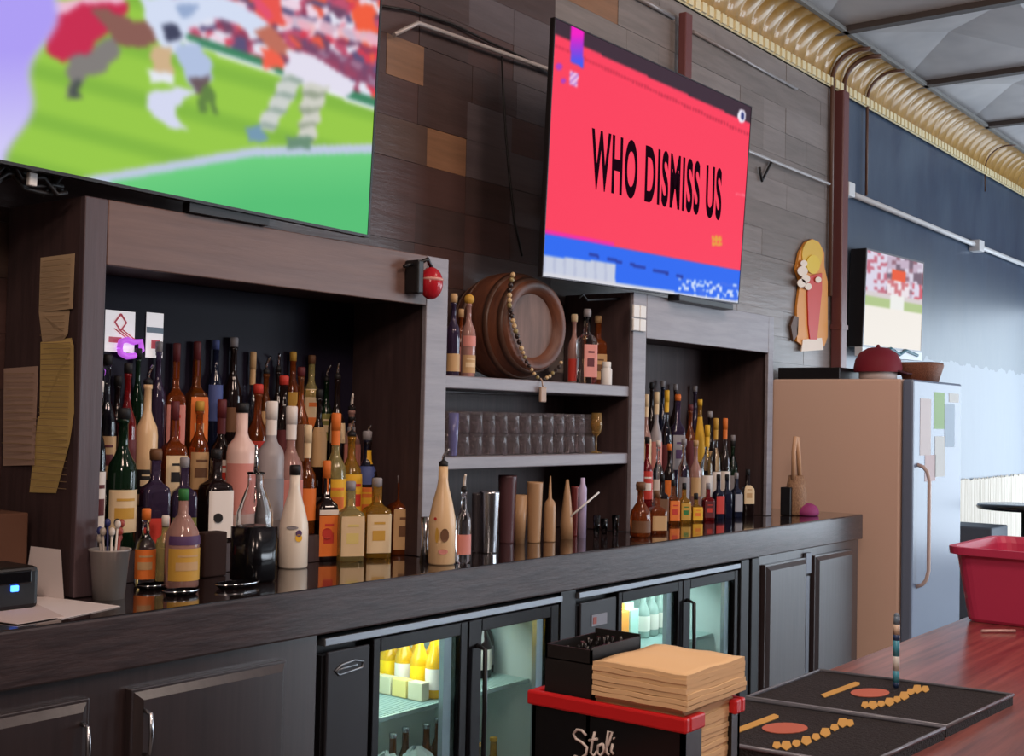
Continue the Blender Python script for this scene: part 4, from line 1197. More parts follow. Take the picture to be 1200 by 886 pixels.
# tumblers, two tiers deep two rows
def tumbler(h, r):
    m = MB(); m.lathe([(0, h), (r*.86, h), (r*.9, h-.004), (r, .002), (r*.95, .0), (r*.93, .003), (r*.82, h-.012), (0, h-.012)], 18); return m
gl0 = tumbler(.078, .034).build('tumbler', mat('tumbler_glass', (236, 226, 230), .06, trans=.94, ior=1.22))
first = True; xs0 = 3.30
for tr in range(2):
    for rowi, yy in enumerate((2.785, 2.868)):
        for i in range(13):
            o = gl0 if first else gl0.copy()
            if not first: COL.objects.link(o)
            first = False
            o.location = (xs0+i*.0735+random.uniform(-.001, .001), yy, ZS2+tr*.0785)
            lab = '%s tumbler in the %s layer, %s row, on the glass shelf' % ('clear upturned', 'upper' if tr else 'lower', 'front' if rowi == 0 else 'back')
            tag(o, lab, 'glass', 'upturned tumblers %s %s' % ('upper' if tr else 'lower', 'front' if rowi == 0 else 'back'))
def simple(u, y, z, vt, prof, mt, name, label, cat, w, n=20, group=None):
    d = ray(u, 560 if z < 1.2 else 500); p = EYE+d*(y/d.y); h = px_h(p.x, y, z, vt); r = w/2/(F/fwd((p.x, y, z)))
    m = MB(); m.lathe([(a*r, b*h) for a, b in prof], n); o = m.build(name, mt); o.location = (p.x, y, z); tag(o, label, cat, group); return o
CUP = [(0, 0), (.72, 0), (1, 1), (.94, 1), (.68, .04), (0, .04)]
SHK = [(0, 0), (.78, 0), (.8, .02), (1, .97), (1, 1), (.95, 1), (.75, .03), (0, .03)]
blu = mat('blue_tinted_glass', (150, 150, 210), .08, trans=.6)
simple(531, 2.76, ZS2, 484, [(0, 0), (.7, 0), (.75, .03), (.9, .5), (1, 1), (.95, 1), (.7, .05), (0, .05)], blu, 'tall_glass', 'tall blue-tinted glass at the post end of glass shelf', 'glass', 14)
ag = mat('amber_tint_glass', (220, 180, 110), .06, trans=.8)
o = simple(699, 2.74, ZS2, 484, [(0, 0), (.8, 0), (.8, .02), (.12, .06), (.1, .4), (.6, .5), (.85, .7), (.7, 1), (.66, 1), (.8, .7), (.55, .53), (0, .5)], ag, 'stemmed_glass', 'amber-tinted stemmed glass before the tumblers', 'glass', 17)
# under-shelf cups and shakers
tanp = mat('tan_plastic', (186, 146, 108), .4, trans=.15); mar = mat('maroon_plastic', (96, 62, 66), .35, trans=.2)
smoke = mat('smoky_plastic', (90, 84, 90), .2, trans=.5)
redm = mat('copper_steel', (180, 120, 110), .15, metal=1)
simple(560, 2.66, ZC, 578, SHK, smoke, 'tumbler_stack', 'dark smoky stacked tumblers beside the steel shakers', 'tumbler', 13)
simple(574, 2.62, ZC, 576, SHK, STEEL, 'cocktail_shaker', 'polished steel cocktail shaker standing upright', 'shaker', 24)
simple(595, 2.78, ZC, 557, SHK, mar, 'plastic_cup', 'tall maroon plastic cup behind the steel shaker', 'cup', 22)
simple(610, 2.75, ZC, 580, CUP, tanp, 'plastic_cup', 'short tan plastic cup beside the maroon one', 'cup', 17)
simple(627, 2.72, ZC, 565, SHK, tanp, 'plastic_cup', 'tall tan stacked cups in the open compartment', 'cup', 19)
SQZ = [(0, 0), (.95, 0), (1, .02), (1, .52), (.85, .6), (.32, .66), (.12, 1), (0, 1)]
simple(645, 2.70, ZC, 558, SQZ, tanp, 'squeeze_bottle', 'tan squeeze bottle with long cone spout', 'bottle', 14)
simple(665, 2.72, ZC, 562, [(0, 0), (1, 0), (1, .3), (.6, .7), (.2, 1), (0, 1)], tanp, 'cone_cup_stack', 'tan tapering cone between squeeze bottle and red cup', 'cup', 15)
simple(674, 2.76, ZC, 570, SHK, mat('dark_red_plastic', (120, 50, 48), .35), 'plastic_cup', 'slim dark red cup beside tan cone', 'cup', 9)
simple(683, 2.70, ZC, 560, [(0, 0), (1, 0), (1, .82), (.6, .9), (.5, 1), (0, 1)], mat('lavender_plastic', (190, 176, 210), .4), 'plastic_cup', 'slim pale cup with lavender rim', 'cup', 10)
for u, y, label in ((700, 2.66, 'shot glass nearest the pale lavender cup'), (709, 2.74, 'shot glass between two others in the dark compartment'), (722, 2.66, 'shot glass beside the divider post')):
    simple(u, y, ZC, 604 if y < 2.7 else 608, CUP, GLASS, 'shot_glass', 'tiny clear '+label, 'glass', 9)
a = at(684, 588, y=2.64); b = at(702, 577, y=2.64)
pz = thing('stir_straw', 'white straw sticking up from the lavender cup', 'straw', a)
m = MB(); m.cyl((0, .06, -.06), b-a, .004, 8); m.build('tube', WHITE, pz)
# jigger
simple(500, 2.60, ZC, 606, [(0, 0), (1, 0), (.55, .45), (.5, .5), (.55, .55), (.95, 1), (.88, 1), (.45, .55), (0, .52)], STEEL, 'jigger', 'steel double jigger beside the cream-coloured bottle', 'jigger', 13)

# ------------------------------------------------------------------ counter clutter, paper-note end
p = at(133, 702, z=ZC); s = F/fwd(p)
cup = thing('plastic_cup', 'clear plastic cup of bar tools on counter before the niche', 'cup', (p.x, p.y+.02, ZC))
h = 58/s; r = 23/s
m = MB(); m.lathe([(0, 0), (r*.78, 0), (r, h), (r*1.06, h), (r*1.06, h-.004), (r*.95, h-.004), (r*.74, .004), (0, .004)], 24)
m.build('body', mat('cloudy_plastic', (226, 218, 212), .25, trans=.6, ior=1.2), cup)
tk = [((150, 60, 50), 'red'), ((50, 56, 110), 'blue'), ((210, 200, 190), 'white'), ((60, 56, 58), 'black'), ((170, 160, 150), 'grey')]
for k in range(12):
    col, nm = tk[k % 5]; a_ = k*2.4; rr = r*.5
    t = thing('bar_pick', '%s pick, %s in the clear plastic cup' % (nm, ORD[k]), 'pick', (p.x+math.cos(a_)*rr*.5, p.y+.02+math.sin(a_)*rr*.5, ZC+.006), 0, 'picks in the plastic cup')
    m = MB(); tip = Vector((math.cos(a_)*rr*.55, math.sin(a_)*rr*.55, h+.02+.018*(k % 3)))
    m.cyl((0, 0, 0), tip, .0028, 6); m.build('stick', mat('pick_'+nm, col, .4), t)
    m = MB(); m.ball(tip, .008, 8, 6, (1, 1, 1.4)); m.build('tip', mat('pick_'+nm, col, .4), t)
def tray(u, v, wx, wy, label, rz):
    p = at(u, v, z=ZC); t = thing('tip_tray', label, 'tray', (p.x, p.y, ZC), rz)
    m = MB(); m.lathe([(0, .0005), (wx*.8, .0005), (wx, .011), (wx*.97, .012), (wx*.78, .003), (0, .003)], 28, ys=wy/wx); m.build('dish', GLOSSB, t)
    m = MB(); m.lathe([(wx*.985, .0105), (wx*1.0, .013), (wx*.97, .0135)], 28, ys=wy/wx); m.build('rim', CHROME, t)
tray(180, 690, .05, .034, 'small black shiny tray before the green-capped bottle', .1)
tray(212, 697, .05, .034, 'small black shiny tray at the counter edge', -.1)
tray(278, 688, .07, .038, 'oval black tray before the dark jug', 0)
# brown tin box
p = at(252, 676, z=ZC); s = F/fwd(p)
m = MB(); m.box(-17/s, 17/s, 0, .05, 0.0005, 52/s, .004); o = m.build('caddy_box', mat('brown_box', (58, 40, 36), .8, spec=.2)); o.location = (p.x, p.y, ZC); tag(o, 'plain dark brown box below the white-label bottle', 'box')
# black jug with clear glass top
p = at(305, 682, z=ZC); s = F/fwd(p)
jg = thing('decanter', 'black-filled glass jug with clear top before the tall pink bottle', 'jug', (p.x, p.y+.03, ZC))
m = MB(); r = 22/s; h = 64/s
m.lathe([(0, .001), (r*.9, .001), (r, .006), (r, h), (0, h)], 24, sq=5); m.build('dark_body', GLOSSB, jg)
m = MB(); m.lathe([(r*.98, h), (r*.96, h*1.25), (r*.6, h*1.6), (r*.42, h*1.75), (r*.42, h*1.95), (r*.5, h*2.0), (r*.46, h*2.0), (r*.38, h*1.94), (r*.38, h*1.75), (r*.9, h*1.25), (r*.9, h+.002)], 24, sq=None); m.build('glass_top', GLASS, jg)
m = MB(); m.tube([(0, 0, h*1.98), (0, 0, h*2.2), (-.004, -.004, h*2.5)], [.007, .005, .004], 8); m.build('spout', CHROME, jg)
# register end: cardboard box, terminal, card stand, papers
p0 = at(47, 645, z=ZC)
bx = at(46, 650, y=2.80)
m = MB(); m.box(-.30, 0, 0, .2, 0.0005, .205, .003); o = m.build('cardboard_box', mat('brown_cardboard', (92, 60, 44), .8)); o.location = (1.735, 2.83, ZC+.0); tag(o, 'brown cardboard box behind the card terminal', 'box')
tm = thing('card_terminal', 'black terminal with blue light at the counter end', 'terminal', (1.44, 2.62, ZC))
m = MB(); m.box(0, .2, 0, .15, .001, .10, .012); m.build('body', BLACK, tm)
m = MB(); m.box(.02, .18, -.002, .02, .06, .092, .004); m.build('screen', GLOSSB, tm)
bl = at(18, 690, y=2.615)
m = MB(); m.box(bl.x-1.44-.009, bl.x-1.44+.009, -.006, .002, bl.z-ZC-.007, bl.z-ZC+.007, .002); l_ = m.build('indicator_light', mat('blue_led', (60, 120, 255), .4, emit=5), tm); l_['label'] = 'glowing blue light'
cs = thing('card_stand', 'white folded card standing beside the card terminal', 'card', at(60, 702, z=ZC))
a = at(40, 698, z=ZC); b = at(75, 703, z=ZC); L = Vector(cs.location)
m = MB(); z_ = 58/(F/fwd(b))
m.prism([a-L+Vector((0, 0, .001)), b-L+Vector((0, 0, .001)), b-L+Vector((0, .02, z_)), a-L+Vector((0, .02, z_))], (0, .001, 0))
m.prism([a-L+Vector((0, .045, .001)), b-L+Vector((0, .045, .001)), b-L+Vector((0, .0215, z_)), a-L+Vector((0, .0215, z_))], (0, .001, 0)); m.build('card', OFFW, cs)
P = [at(u, v, z=ZC) for u, v in ((-30, 702), (55, 700), (141, 711), (72, 726), (-10, 716))]
m = MB(); m.prism([p_+Vector((0, 0, .0006)) for p_ in P], (0, 0, .0012)); tag(m.build('paper_sheet', OFFW), 'loose white paper lying on the counter end', 'paper')
P = [at(u, v, z=ZC) for u, v in ((-30, 712), (40, 708), (75, 724), (20, 733), (-30, 726))]
m = MB(); m.prism([p_+Vector((0, 0, .0020)) for p_ in P], (0, 0, .0012)); tag(m.build('paper_sheet', mat('paper_two', (206, 190, 186), .8)), 'second paper sheet partly over the loose white one', 'paper')

# far counter end: handled basket, black box, pink pouch
p = at(908, 602, z=ZC); s = F/fwd(p)
bk = thing('wicker_basket', 'tan basket with tall looped handle beside the small niche', 'basket', (p.x, 2.62, ZC))
r = 12/s; h = 46/s
m = MB(); m.lathe([(0, .001), (r*.9, .001), (r, .01), (r*1.02, h*.6), (r*.7, h), (r*.62, h), (r*.9, h*.6), (r*.86, .012), (0, .012)], 20); m.build('body', mat('basket_tan', (176, 136, 104), .6, noise=((200, 200, 90), (130, 96, 72), 2), bump=.4), bk)
m = MB(); hb = 92/s
m.tube([(-r*.62, 0, h*.9), (-r*.66, 0, hb*.8), (-r*.3, 0, hb*.98), (r*.1, 0, hb*.98), (r*.5, 0, hb*.75), (r*.95, 0, h*.75)], .012, 8); m.build('handle', mat('basket_handle', (206, 160, 124), .5), bk)
p = at(931, 604, z=ZC); s = F/fwd(p)
bb = thing('small_box', 'small black box with white mark on the counter end', 'box', (p.x, p.y, ZC))
m = MB(); m.box(-12/s, 12/s, 0, .055, .0005, 33/s, .004); m.build('body', BLACK, bb)
m = MB(); m.box(3/s, 6/s, -.002, .001, 11/s, 24/s); m.build('white_mark', WHITE, bb)
p = at(959, 605, z=ZC); s = F/fwd(p)
m = MB(); m.ball((0, 0, 4/s), 15/s, 20, 12, (1.05, .9, .72))
for v_ in m.bm.verts:
    if v_.co.z < .0006: v_.co.z = .0006
o = m.build('zip_pouch', mat('magenta_cloth', (150, 54, 110), .7)); o.location = (p.x, p.y+.06, ZC); tag(o, 'soft magenta pouch near the counter end', 'pouch')

# red ornament on the cabinet post, white plate on the divider post
oc = at(505, 332, y=YF-.07)
orn = thing('bell_ornament', 'round red ornament on a dark bracket at the cabinet corner', 'ornament', (oc.x, YF-.07, oc.z))
m = MB(); m.ball((0, 0, 0), .048, 20, 14, (.85, .8, 1.12)); m.build('red_ball', mat('gloss_red', (176, 30, 42), .2), orn)
m = MB(); m.ball((0, -.004, .012), .0475, 16, 10, (.86, .78, .25)); m.build('pale_band', mat('pale_band', (214, 150, 140), .4), orn)
m = MB(); m.box(-.075, -.045, -.01, .049, -.04, .07, .006); m.tube([(-.06, .0, .06), (-.03, -.01, .075), (0, 0, .052)], .007, 8); m.tube([(-.06, .02, .06), (-.11, .02, .045)], .006, 8); m.build('bracket', BLACK, orn)
wp = at(749, 373, y=YF-.03)
sp_ = thing('wall_plate', 'white four-part plate fixed on the divider post', 'plate', (wp.x, YF-.021, wp.z))
m = MB()
for dx in (-.026, .026):
    for dz in (-.028, .028): m.box(dx-.024, dx+.024, -.014, 0, dz-.026, dz+.026, .004)
m.build('tiles', WHITE, sp_)
m = MB(); m.box(-.05, .05, -.006, 0, -.055, .055); m.build('back_plate', mat('plate_grey', (150, 150, 156), .5), sp_)
# items between barrel and divider: black strap
cable([(678, 350), (683, 345), (688, 352), (730, 350)], 'short black cable lying over the open shelf', y=YF+.05)

# ------------------------------------------------------------------ cooler contents
CZ = .515
yl = mat('yellow_pack', (240, 196, 20), .4)
yl2 = mat('yellow_bottle', (232, 180, 30), .15, trans=.3)
def coolb(x, y, z, h, r, bm_, lm, label, group, capm=WHITE, name='beer_bottle'):
    t = thing(name, label, 'bottle', (x, y, z), 0, group)
    m = MB(); m.lathe([(0, .001), (r*.9, .001), (r, .006), (r, h*.52), (r*.85, h*.6), (r*.42, h*.74), (r*.38, h*.95), (r*.38, h*.96)], 18); m.build('glass', bm_, t)
    m = MB(); m.lathe([(r*.44, h*.94), (r*.46, h*.99), (r*.4, h), (0, h)], 14); m.build('cap', capm, t)
    if lm:
        fa = math.atan2(-y, -x); m = MB(); m.lathe([(r+.001, h*.14), (r+.001, h*.46)], 12, a0=fa-1.3, a1=fa+1.3); m.build('label', lm, t)
    return t
lw = LB['white']
n = 0
kinds = [(yl2, lw, 'yellow bottle with white label'), (yl2, yl, 'yellow bottle with yellow label'), (yl2, lw, 'yellow bottle with white label'), (yl2, yl, 'yellow bottle with yellow label'), (yl2, yl, 'yellow bottle with yellow label')]
for c in range(2):
    for k in range(5):
        bm_, lm, d = kinds[(k+c) % 5]
        coolb(3.025+c*.068, 2.585+k*.066, CZ+.001, .205, .031, bm_, lm, '%s, %s in the %s cooler file' % (d, ORD[k], 'outer' if c == 0 else 'inner'), 'yellow bottles in the cooler', LB['yellow'])
for k in range(4):
    m = MB(); m.box(-.018, .018, -.03, .03, .001, .058, .003); o = m.build('drink_carton', LB['paleyellow'] if k % 2 else mat('pale_carton', (206, 200, 170), .5)); o.location = (2.965, 2.60+k*.068, CZ)
    tag(o, 'small pale carton, %s from the glass beside the yellow bottles' % ORD[k], 'carton', 'cartons on the cooler shelf')
brn = mat('brown_beer_glass', (120, 68, 22), .08, trans=.4)
for k in range(6):
    coolb(2.90+k*.085, 2.80+.02*(k % 2), .097, .26, .03, brn, LB['tan'], 'brown beer bottle, %s along the cooler floor behind white bags' % ORD[k], 'brown bottles in the cooler', STEEL)
bagm = mat('white_bag', (214, 224, 224), .5)
for k in range(3):
    m = MB(); m.ball((0, 0, .14), .14, 22, 14, (.46, .5, 1.0 - .06*k))
    for v_ in m.bm.verts:
        v_.co += Vector((random.uniform(-.008, .008), random.uniform(-.008, .008), random.uniform(-.01, .01)))
        v_.co.z = max(v_.co.z, .001)
    o = m.build('ice_bag', bagm); o.location = (2.72+k*.135, 2.62, .096)
    tag(o, 'crumpled white bag, %s along the cooler floor behind first door' % ORD[k], 'bag', 'white bags in the cooler')
for k in range(4):
    coolb(3.235+k*.066, 2.66 if k < 3 else 2.70, CZ+.001, .215, .030, G['dark'], lw if k < 3 else LB['grey'], 'dark bottle with pale label, %s behind the second glass door' % ORD[k], 'dark bottles in the cooler', LB['grey'])
for k in range(3):
    coolb(3.18+k*.09, 2.60, .097, .225, .03, G['gold'], LB['gold'], 'golden bottle, %s on the cooler floor behind second door' % ORD[k], 'golden bottles in the cooler', LB['gold'])
oj = mat('orange_pack', (236, 150, 60), .4)
for k in range(4):
    m = MB(); m.box(-.032, .032, -.03, .03, .001, .14, .004); m.box(-.032, .032, -.004, .004, .139, .165); o = m.build('juice_carton', oj if k < 3 else mat('mint_pack', (170, 206, 196), .4)); o.location = (4.13+k*.075, 2.68, .501)
    tag(o, '%s gable-top carton, %s in the cooler behind the napkin caddy' % ('orange' if k < 3 else 'mint', ORD[k]), 'carton', 'cartons in the second cooler')
for k in range(4):
    coolb(4.50+k*.072, 2.70, .501, .2, .03, mat('mint_glass', (190, 210, 204), .1, trans=.5), lw, 'pale green bottle, %s behind the last glass door' % ORD[k], 'pale bottles in the cooler')

# ------------------------------------------------------------------ fridge and the things over it
FX0 = 6.36; FX1 = FX0+.80
fy0 = at(1060, 445, x=FX0).y; fyd = at(1071, 445, x=FX0).y
fyb = at(905, 443, x=FX0).y
zf = at(1000, 444, x=FX0).z
tanf = mat('tan_fridge_side', (232, 196, 176), .5)
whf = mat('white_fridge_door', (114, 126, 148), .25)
fr = thing('refrigerator', 'tall fridge with tan side and white door at the counter end', 'fridge', (0, 0, 0))
m = MB(); m.box(FX0, FX1, fy0+.02, min(fyb, YW-.05), .05, zf, .012); m.build('cabinet', tanf, fr)
m = MB(); m.box(FX0, FX1, fyd, fy0+.012, .08, zf-.002, .012); d = m.build('door', whf, fr)
m = MB(); hx = FX0+.07
hz1 = at(1075, 545, x=FX0).z; hz0 = at(1075, 690, x=FX0).z
m.tube([(hx, fyd+.002, hz1), (hx, fyd-.03, hz1-.012), (hx, fyd-.05, hz1-.035), (hx, fyd-.062, hz1-.08), (hx, fyd-.062, hz0+.09), (hx, fyd-.05, hz0+.04), (hx, fyd-.03, hz0+.014), (hx, fyd+.002, hz0)], .010, 10); h_ = m.build('handle', mat('handle_tan', (206, 182, 174), .35), d); h_['label'] = 'long tan looped handle'
m = MB(); m.box(FX0+.02, FX1-.02, fyd+.01, fyb-.05, .001, .05); m.build('base_grille', BLACK, fr)
pc_ = [(.10, .40, .30, OFFW, 'white'), (.32, .36, .20, mat('pale_green_paper', (176, 206, 160), .8), 'pale green'), (.50, .42, .24, mat('pale_blue_paper', (190, 206, 220), .8), 'pale blue'), (.18, .70, .14, mat('pale_pink_paper', (220, 200, 200), .8), 'pale pink'), (.57, .36, .05, mat('fridge_sheet', (226, 226, 222), .8), 'small white'), (.34, .60, .22, mat('fridge_sheet', (226, 226, 222), .8), 'low white')]
for k, (dx, dz, hh, mt, nm) in enumerate(pc_):
    m = MB(); m.box(0, .17, 0, .0012, -hh, 0); o = m.build('fridge_note', mt); o.location = (FX0+dx, fyd-.0014, zf-dz+.3); tag(o, nm+' paper stuck on the white fridge door', 'paper', 'papers on the fridge door')
# black flat box on top, maroon cap, basket
a = at(906, 440, x=FX0+.05)
m = MB(); m.box(FX0+.03, FX0+.40, 2.62, fyb-.02, zf+.0005, zf+.065, .004); tag(m.build('flat_case', BLACK), 'flat black case lying on the fridge top', 'case')
def capo():
    c = at(968, 432, x=FX0+.22)
    t = thing('ball_cap', 'maroon cap resting on the fridge beside the flat case', 'cap', (FX0+.25, 2.49, zf))
    m = MB(); R_ = .125
    m.lathe([(R_*1.02, .045), (R_*1.04, .07), (R_*.98, .11), (R_*.8, .15), (R_*.45, .178), (0, .186)], 28); m.build('crown', mat('maroon_cloth', (122, 22, 40), .7), t)
    m = MB()
    pts = [(R_*.98*math.cos(a_), R_*.98*math.sin(a_), .05) for a_ in [math.radians(-110+12*k) for k in range(11)]]
    pts2 = [(R_*1.0*math.cos(a_)+.06*math.cos(math.radians(-50)), R_*1.0*math.sin(a_)+.06*math.sin(math.radians(-50)), .035) for a_ in [math.radians(10-12*k) for k in range(11)]]
    m.prism(pts+pts2, (0, 0, .006)); m.build('brim', mat('dark_maroon', (70, 20, 34), .7), t)
    m = MB(); m.lathe([(0, .0005), (R_*.8, .0005), (R_*.82, .05), (R_*.7, .052), (0, .052)], 20); m.build('pale_stand', mat('pale_stand', (196, 186, 184), .5), t)
    m = MB(); m.ball((0, 0, .187), .012); m.build('button', mat('maroon_cloth', (122, 22, 40), .7), t)
capo()
wb = thing('wicker_tray', 'brown flared basket on the fridge top by the small television', 'basket', (FX0+.45, 2.27+.05, zf))
m = MB(); m.lathe([(0, .0005), (.085, .0005), (.11, .09), (.105, .105), (.098, .09), (.075, .008), (0, .008)], 20, sq=4); m.build('body', mat('brown_wicker', (150, 100, 78), .7, noise=((160, 160, 200), (110, 68, 52), 2), bump=.5), wb)

# carved sign on the planks: plain painted board of discs and bands
sg = thing('painted_cutout_sign', 'yellow and red painted cutout sign on planks above the fridge', 'sign', at(950, 350, y=YW-.034))
L = Vector(sg.location)
def spt(pix, dy=0): return [at(u, v, y=YW-.034)-L+Vector((0, dy, 0)) for u, v in pix]
yel = mat('sign_yellow', (214, 170, 50), .5); redp = mat('sign_red', (200, 52, 40), .5); crm = mat('sign_cream', (228, 206, 186), .5); org = mat('sign_orange', (216, 140, 54), .5)
m = MB(); m.prism(spt([(934, 360), (938, 330), (933, 316), (937, 296), (944, 284), (952, 280), (960, 284), (966, 296), (966, 312), (970, 330), (970, 395), (966, 406), (944, 408), (934, 400)]), (0, .014, 0)); m.build('board', org, sg)
m = MB(); m.prism(spt([(941+12*math.cos(a_*PI/12)+10, 299-18*math.sin(a_*PI/12)) for a_ in range(24)], -.006), (0, .006, 0)); m.build('yellow_disc', yel, sg)
m = MB(); m.prism(spt([(951+8*math.cos(a_*PI/10), 310-11*math.sin(a_*PI/10)) for a_ in range(20)], -.012), (0, .006, 0)); m.build('inner_disc', mat('sign_deep_yellow', (220, 182, 36), .5), sg)
m = MB(); m.prism(spt([(946, 324), (962, 320), (962, 340), (958, 380), (956, 398), (948, 398), (946, 380), (945, 345)], -.008), (0, .008, 0)); m.build('red_band', redp, sg)
for (u, v, r_) in ((937, 318, 6), (941, 327, 5), (936, 332, 5), (944, 336, 4), (956, 328, 3.5), (939, 309, 4)):
    m = MB(); m.prism(spt([(u+r_*math.cos(a_*PI/6), v-r_*math.sin(a_*PI/6)) for a_ in range(12)], -.014-.001*r_), (0, .004, 0)); m.build('cream_spot', crm, sg)
m = MB(); m.prism(spt([(940, 398), (962, 396), (964, 410), (938, 412)], -.006), (0, .006, 0)); m.build('cream_foot', crm, sg)
m = MB(); m.prism(spt([(927, 382), (931, 370), (936, 372), (935, 392), (930, 400)], 0), (0, .014, 0)); m.build('side_bracket', mat('sign_brown', (96, 70, 56), .6), sg)

# round pub table beyond the fridge
tp_ = at(1122, 609, y=2.2)
pt = thing('pub_table', 'dark round high table beyond the fridge door', 'table', (8.35, 2.15, 0))
zt_ = at(1130, 607, y=2.1).z
m = MB(); m.lathe([(0, zt_-.03), (.3, zt_-.03), (.31, zt_-.015), (.3, zt_), (0, zt_)], 36); m.build('top', GLOSSB, pt)
m = MB(); m.cyl((0, 0, .03), (0, 0, zt_-.03), .035, 16); m.build('column', BLACK, pt)
m = MB(); m.lathe([(0, .0), (.25, .0), (.25, .015), (.05, .05), (0, .05)], 30); m.build('base', BLACK, pt)
# dark bench-like crate below it
m = MB(); m.box(7.75, 8.1, 2.2, 2.62, .001, .80, .01); tag(m.build('storage_crate', mat('slate_plastic', (70, 82, 98), .5)), 'dark slate crate standing beyond the fridge', 'crate')

# ------------------------------------------------------------------ customer bar
barw = mat('red_mahogany_bar', (166, 96, 86), .3, noise=((2.5, 60, 30), (92, 42, 40), 7), coat=.9, crough=.2)
br_ = thing('bar_counter', 'glossy red-brown wooden bar top with mats and red tub', 'bar', (0, 0, 0))
m = MB(); m.box(.45, 3.9, -.5, .703, ZB-.045, ZB, .006); m.build('top', barw, br_)
m = MB(); m.box(.5, 3.85, -.1, .62, .001, ZB-.046); m.build('body', mat('bar_front', (60, 40, 38), .5), br_)
yl_ = mat('mat_yellow', (206, 160, 84), .6); orr = mat('mat_orange', (190, 104, 84), .6)
def barmat(quad, label, marks):
    P = [at(u, v, z=ZB+.012) for u, v in quad]
    c = sum((Vector(p) for p in P), Vector())/4
    t = thing('bar_mat', label, 'mat', (c.x, c.y, ZB), 0, None)
    L = Vector((c.x, c.y, ZB+.012))
    m = MB(); m.prism([p-L+Vector((0, 0, .0125-.0005)) for p in P], (0, 0, -.0115))
    bmesh.ops.translate(m.bm, verts=m.bm.verts[:], vec=(0, 0, -.0005))
    m.build('base', RUBBER, t)
    cx = c
    # raised rim, its colour made paler for the window sheen on the edge
    m = MB(); Q = [Vector((p.x-L.x, p.y-L.y, .0125)) for p in P]
    m.tube(Q+[Q[0]], .0025, 6); m.build('rim', mat('mat_rim_sheen', (120, 122, 132), .22), t)
    for nm, mt, polys in marks:
        m = MB()
        for qi, pl in enumerate(polys):
            m.prism([Vector((at(u, v, z=ZB+.012)-L).xy.to_3d())+Vector((0, 0, .0118+.00003*qi)) for u, v in pl], (0, 0, .0008))
        m.build(nm, mt, t)
    return t
def ell(cx, cy, rx, ry, n=20): return [(cx+rx*math.cos(2*PI*k/n), cy-ry*math.sin(2*PI*k/n)) for k in range(n)]
def wave(pts, w):
    """run of rounded letter blobs along a line of points"""
    out = []; n = 9; L = len(pts)-1
    for k in range(n):
        t = k/(n-1)*L; i = min(int(t), L-1); f_ = t-i
        x = pts[i][0]+(pts[i+1][0]-pts[i][0])*f_; y = pts[i][1]+(pts[i+1][1]-pts[i][1])*f_
        rx, ry = w*(.62 if k % 2 else .5), w*(.55 if k % 2 else .42)
        out.append([(x+rx*math.cos(2*PI*q/10+.3)*(1 if q % 2 else .82), y-ry*math.sin(2*PI*q/10+.3)*(1 if q % 2 else .82)) for q in range(10)])
    return out
def s2(x, y): return (820+x/3.158, 680+y/3.158)
near = [('yellow_bar', yl_, [[s2(105, 560), s2(275, 496), s2(292, 502), s2(292, 510), s2(118, 574)]]),
        ('orange_oval', orr, [ell(*s2(315, 548), 27, 6.2)]),
        ('letter_arc', yl_, wave([s2(285, 612), s2(325, 612), s2(368, 602), s2(410, 590), s2(450, 572), s2(490, 552), s2(525, 528), s2(555, 530)], 11))]
far = [('yellow_bar', yl_, [[s2(448, 424), s2(575, 377), s2(592, 380), s2(592, 388), s2(462, 435)]]),
       ('orange_oval', orr, [ell(*s2(630, 417), 23, 5)]),
       ('letter_arc', yl_, wave([s2(612, 462), s2(650, 462), s2(692, 454), s2(730, 442), s2(765, 424), s2(795, 404), s2(835, 404)], 10))]
barmat([(961, 786), (1187, 815), (1109, 852), (875, 818)], 'black rubber bar mat with yellow marks, pen standing on it', far)
barmat([(873, 820), (1107, 854), (1010, 899), (775, 860)], 'black rubber bar mat with yellow marks beside the napkin caddy', near)
pp_ = at(1050, 806, z=ZB+.013); s = F/fwd(pp_)
pn = thing('pen', 'blue and white striped pen standing on the bar mat', 'pen', pp_)
hh = 84/s; cs_ = [(40, 60, 96), (70, 150, 176), (206, 206, 204), (70, 150, 176), (50, 70, 110), (214, 190, 170)]
zz = 0.0; bands = [.08, .16, .2, .22, .08, .14]
m = MB(); z_a = 0
for k, bnd in enumerate(bands):
    m.mi = k; m.cyl((0, 0, z_a), (-.0005, 0, z_a+bnd*hh), .0042 if k else .003, 12, r1=.0042); z_a += bnd*hh
m.build('barrel', [mat('pen_%d' % k, c, .35) for k, c in enumerate(cs_)], pn)
m = MB(); m.cyl((0, 0, z_a), (0, 0, hh), .004, 12, r1=.0036); m.ball((0, 0, hh), .0038, 10, 6); m.build('end_cap', mat('pen_cap', (110, 130, 150), .3), pn)

# red tub
b0 = at(1130, 728, z=ZB); 
tubm = mat('red_tub', (190, 56, 92), .4)
tb_ = thing('plastic_tub', 'red plastic tub standing on the bar', 'tub', (b0.x+.13, b0.y-.19, ZB))
def rrect(hx_, hy_, r_, z, n=5):
    out = []
    for (sx, sy, a0) in ((1, 1, 0), (-1, 1, 90), (-1, -1, 180), (1, -1, 270)):
        for k in range(n+1):
            a_ = math.radians(a0+90*k/n); out.append((sx*(hx_-r_)+r_*math.cos(a_), sy*(hy_-r_)+r_*math.sin(a_), z))
    return out
htub = at(1123, 640, y=b0.y+.01).z-ZB
m = MB()
lv = [(.126, .186, .02, .0008), (.13, .19, .025, .006), (.145, .207, .03, htub-.014), (.156, .218, .035, htub-.013), (.157, .219, .035, htub), (.146, .208, .03, htub), (.141, .203, .03, htub-.012), (.125, .185, .022, .008)]
rings = [[m.bm.verts.new(p) for p in rrect(a_, b_, r_, z)] for a_, b_, r_, z in lv]
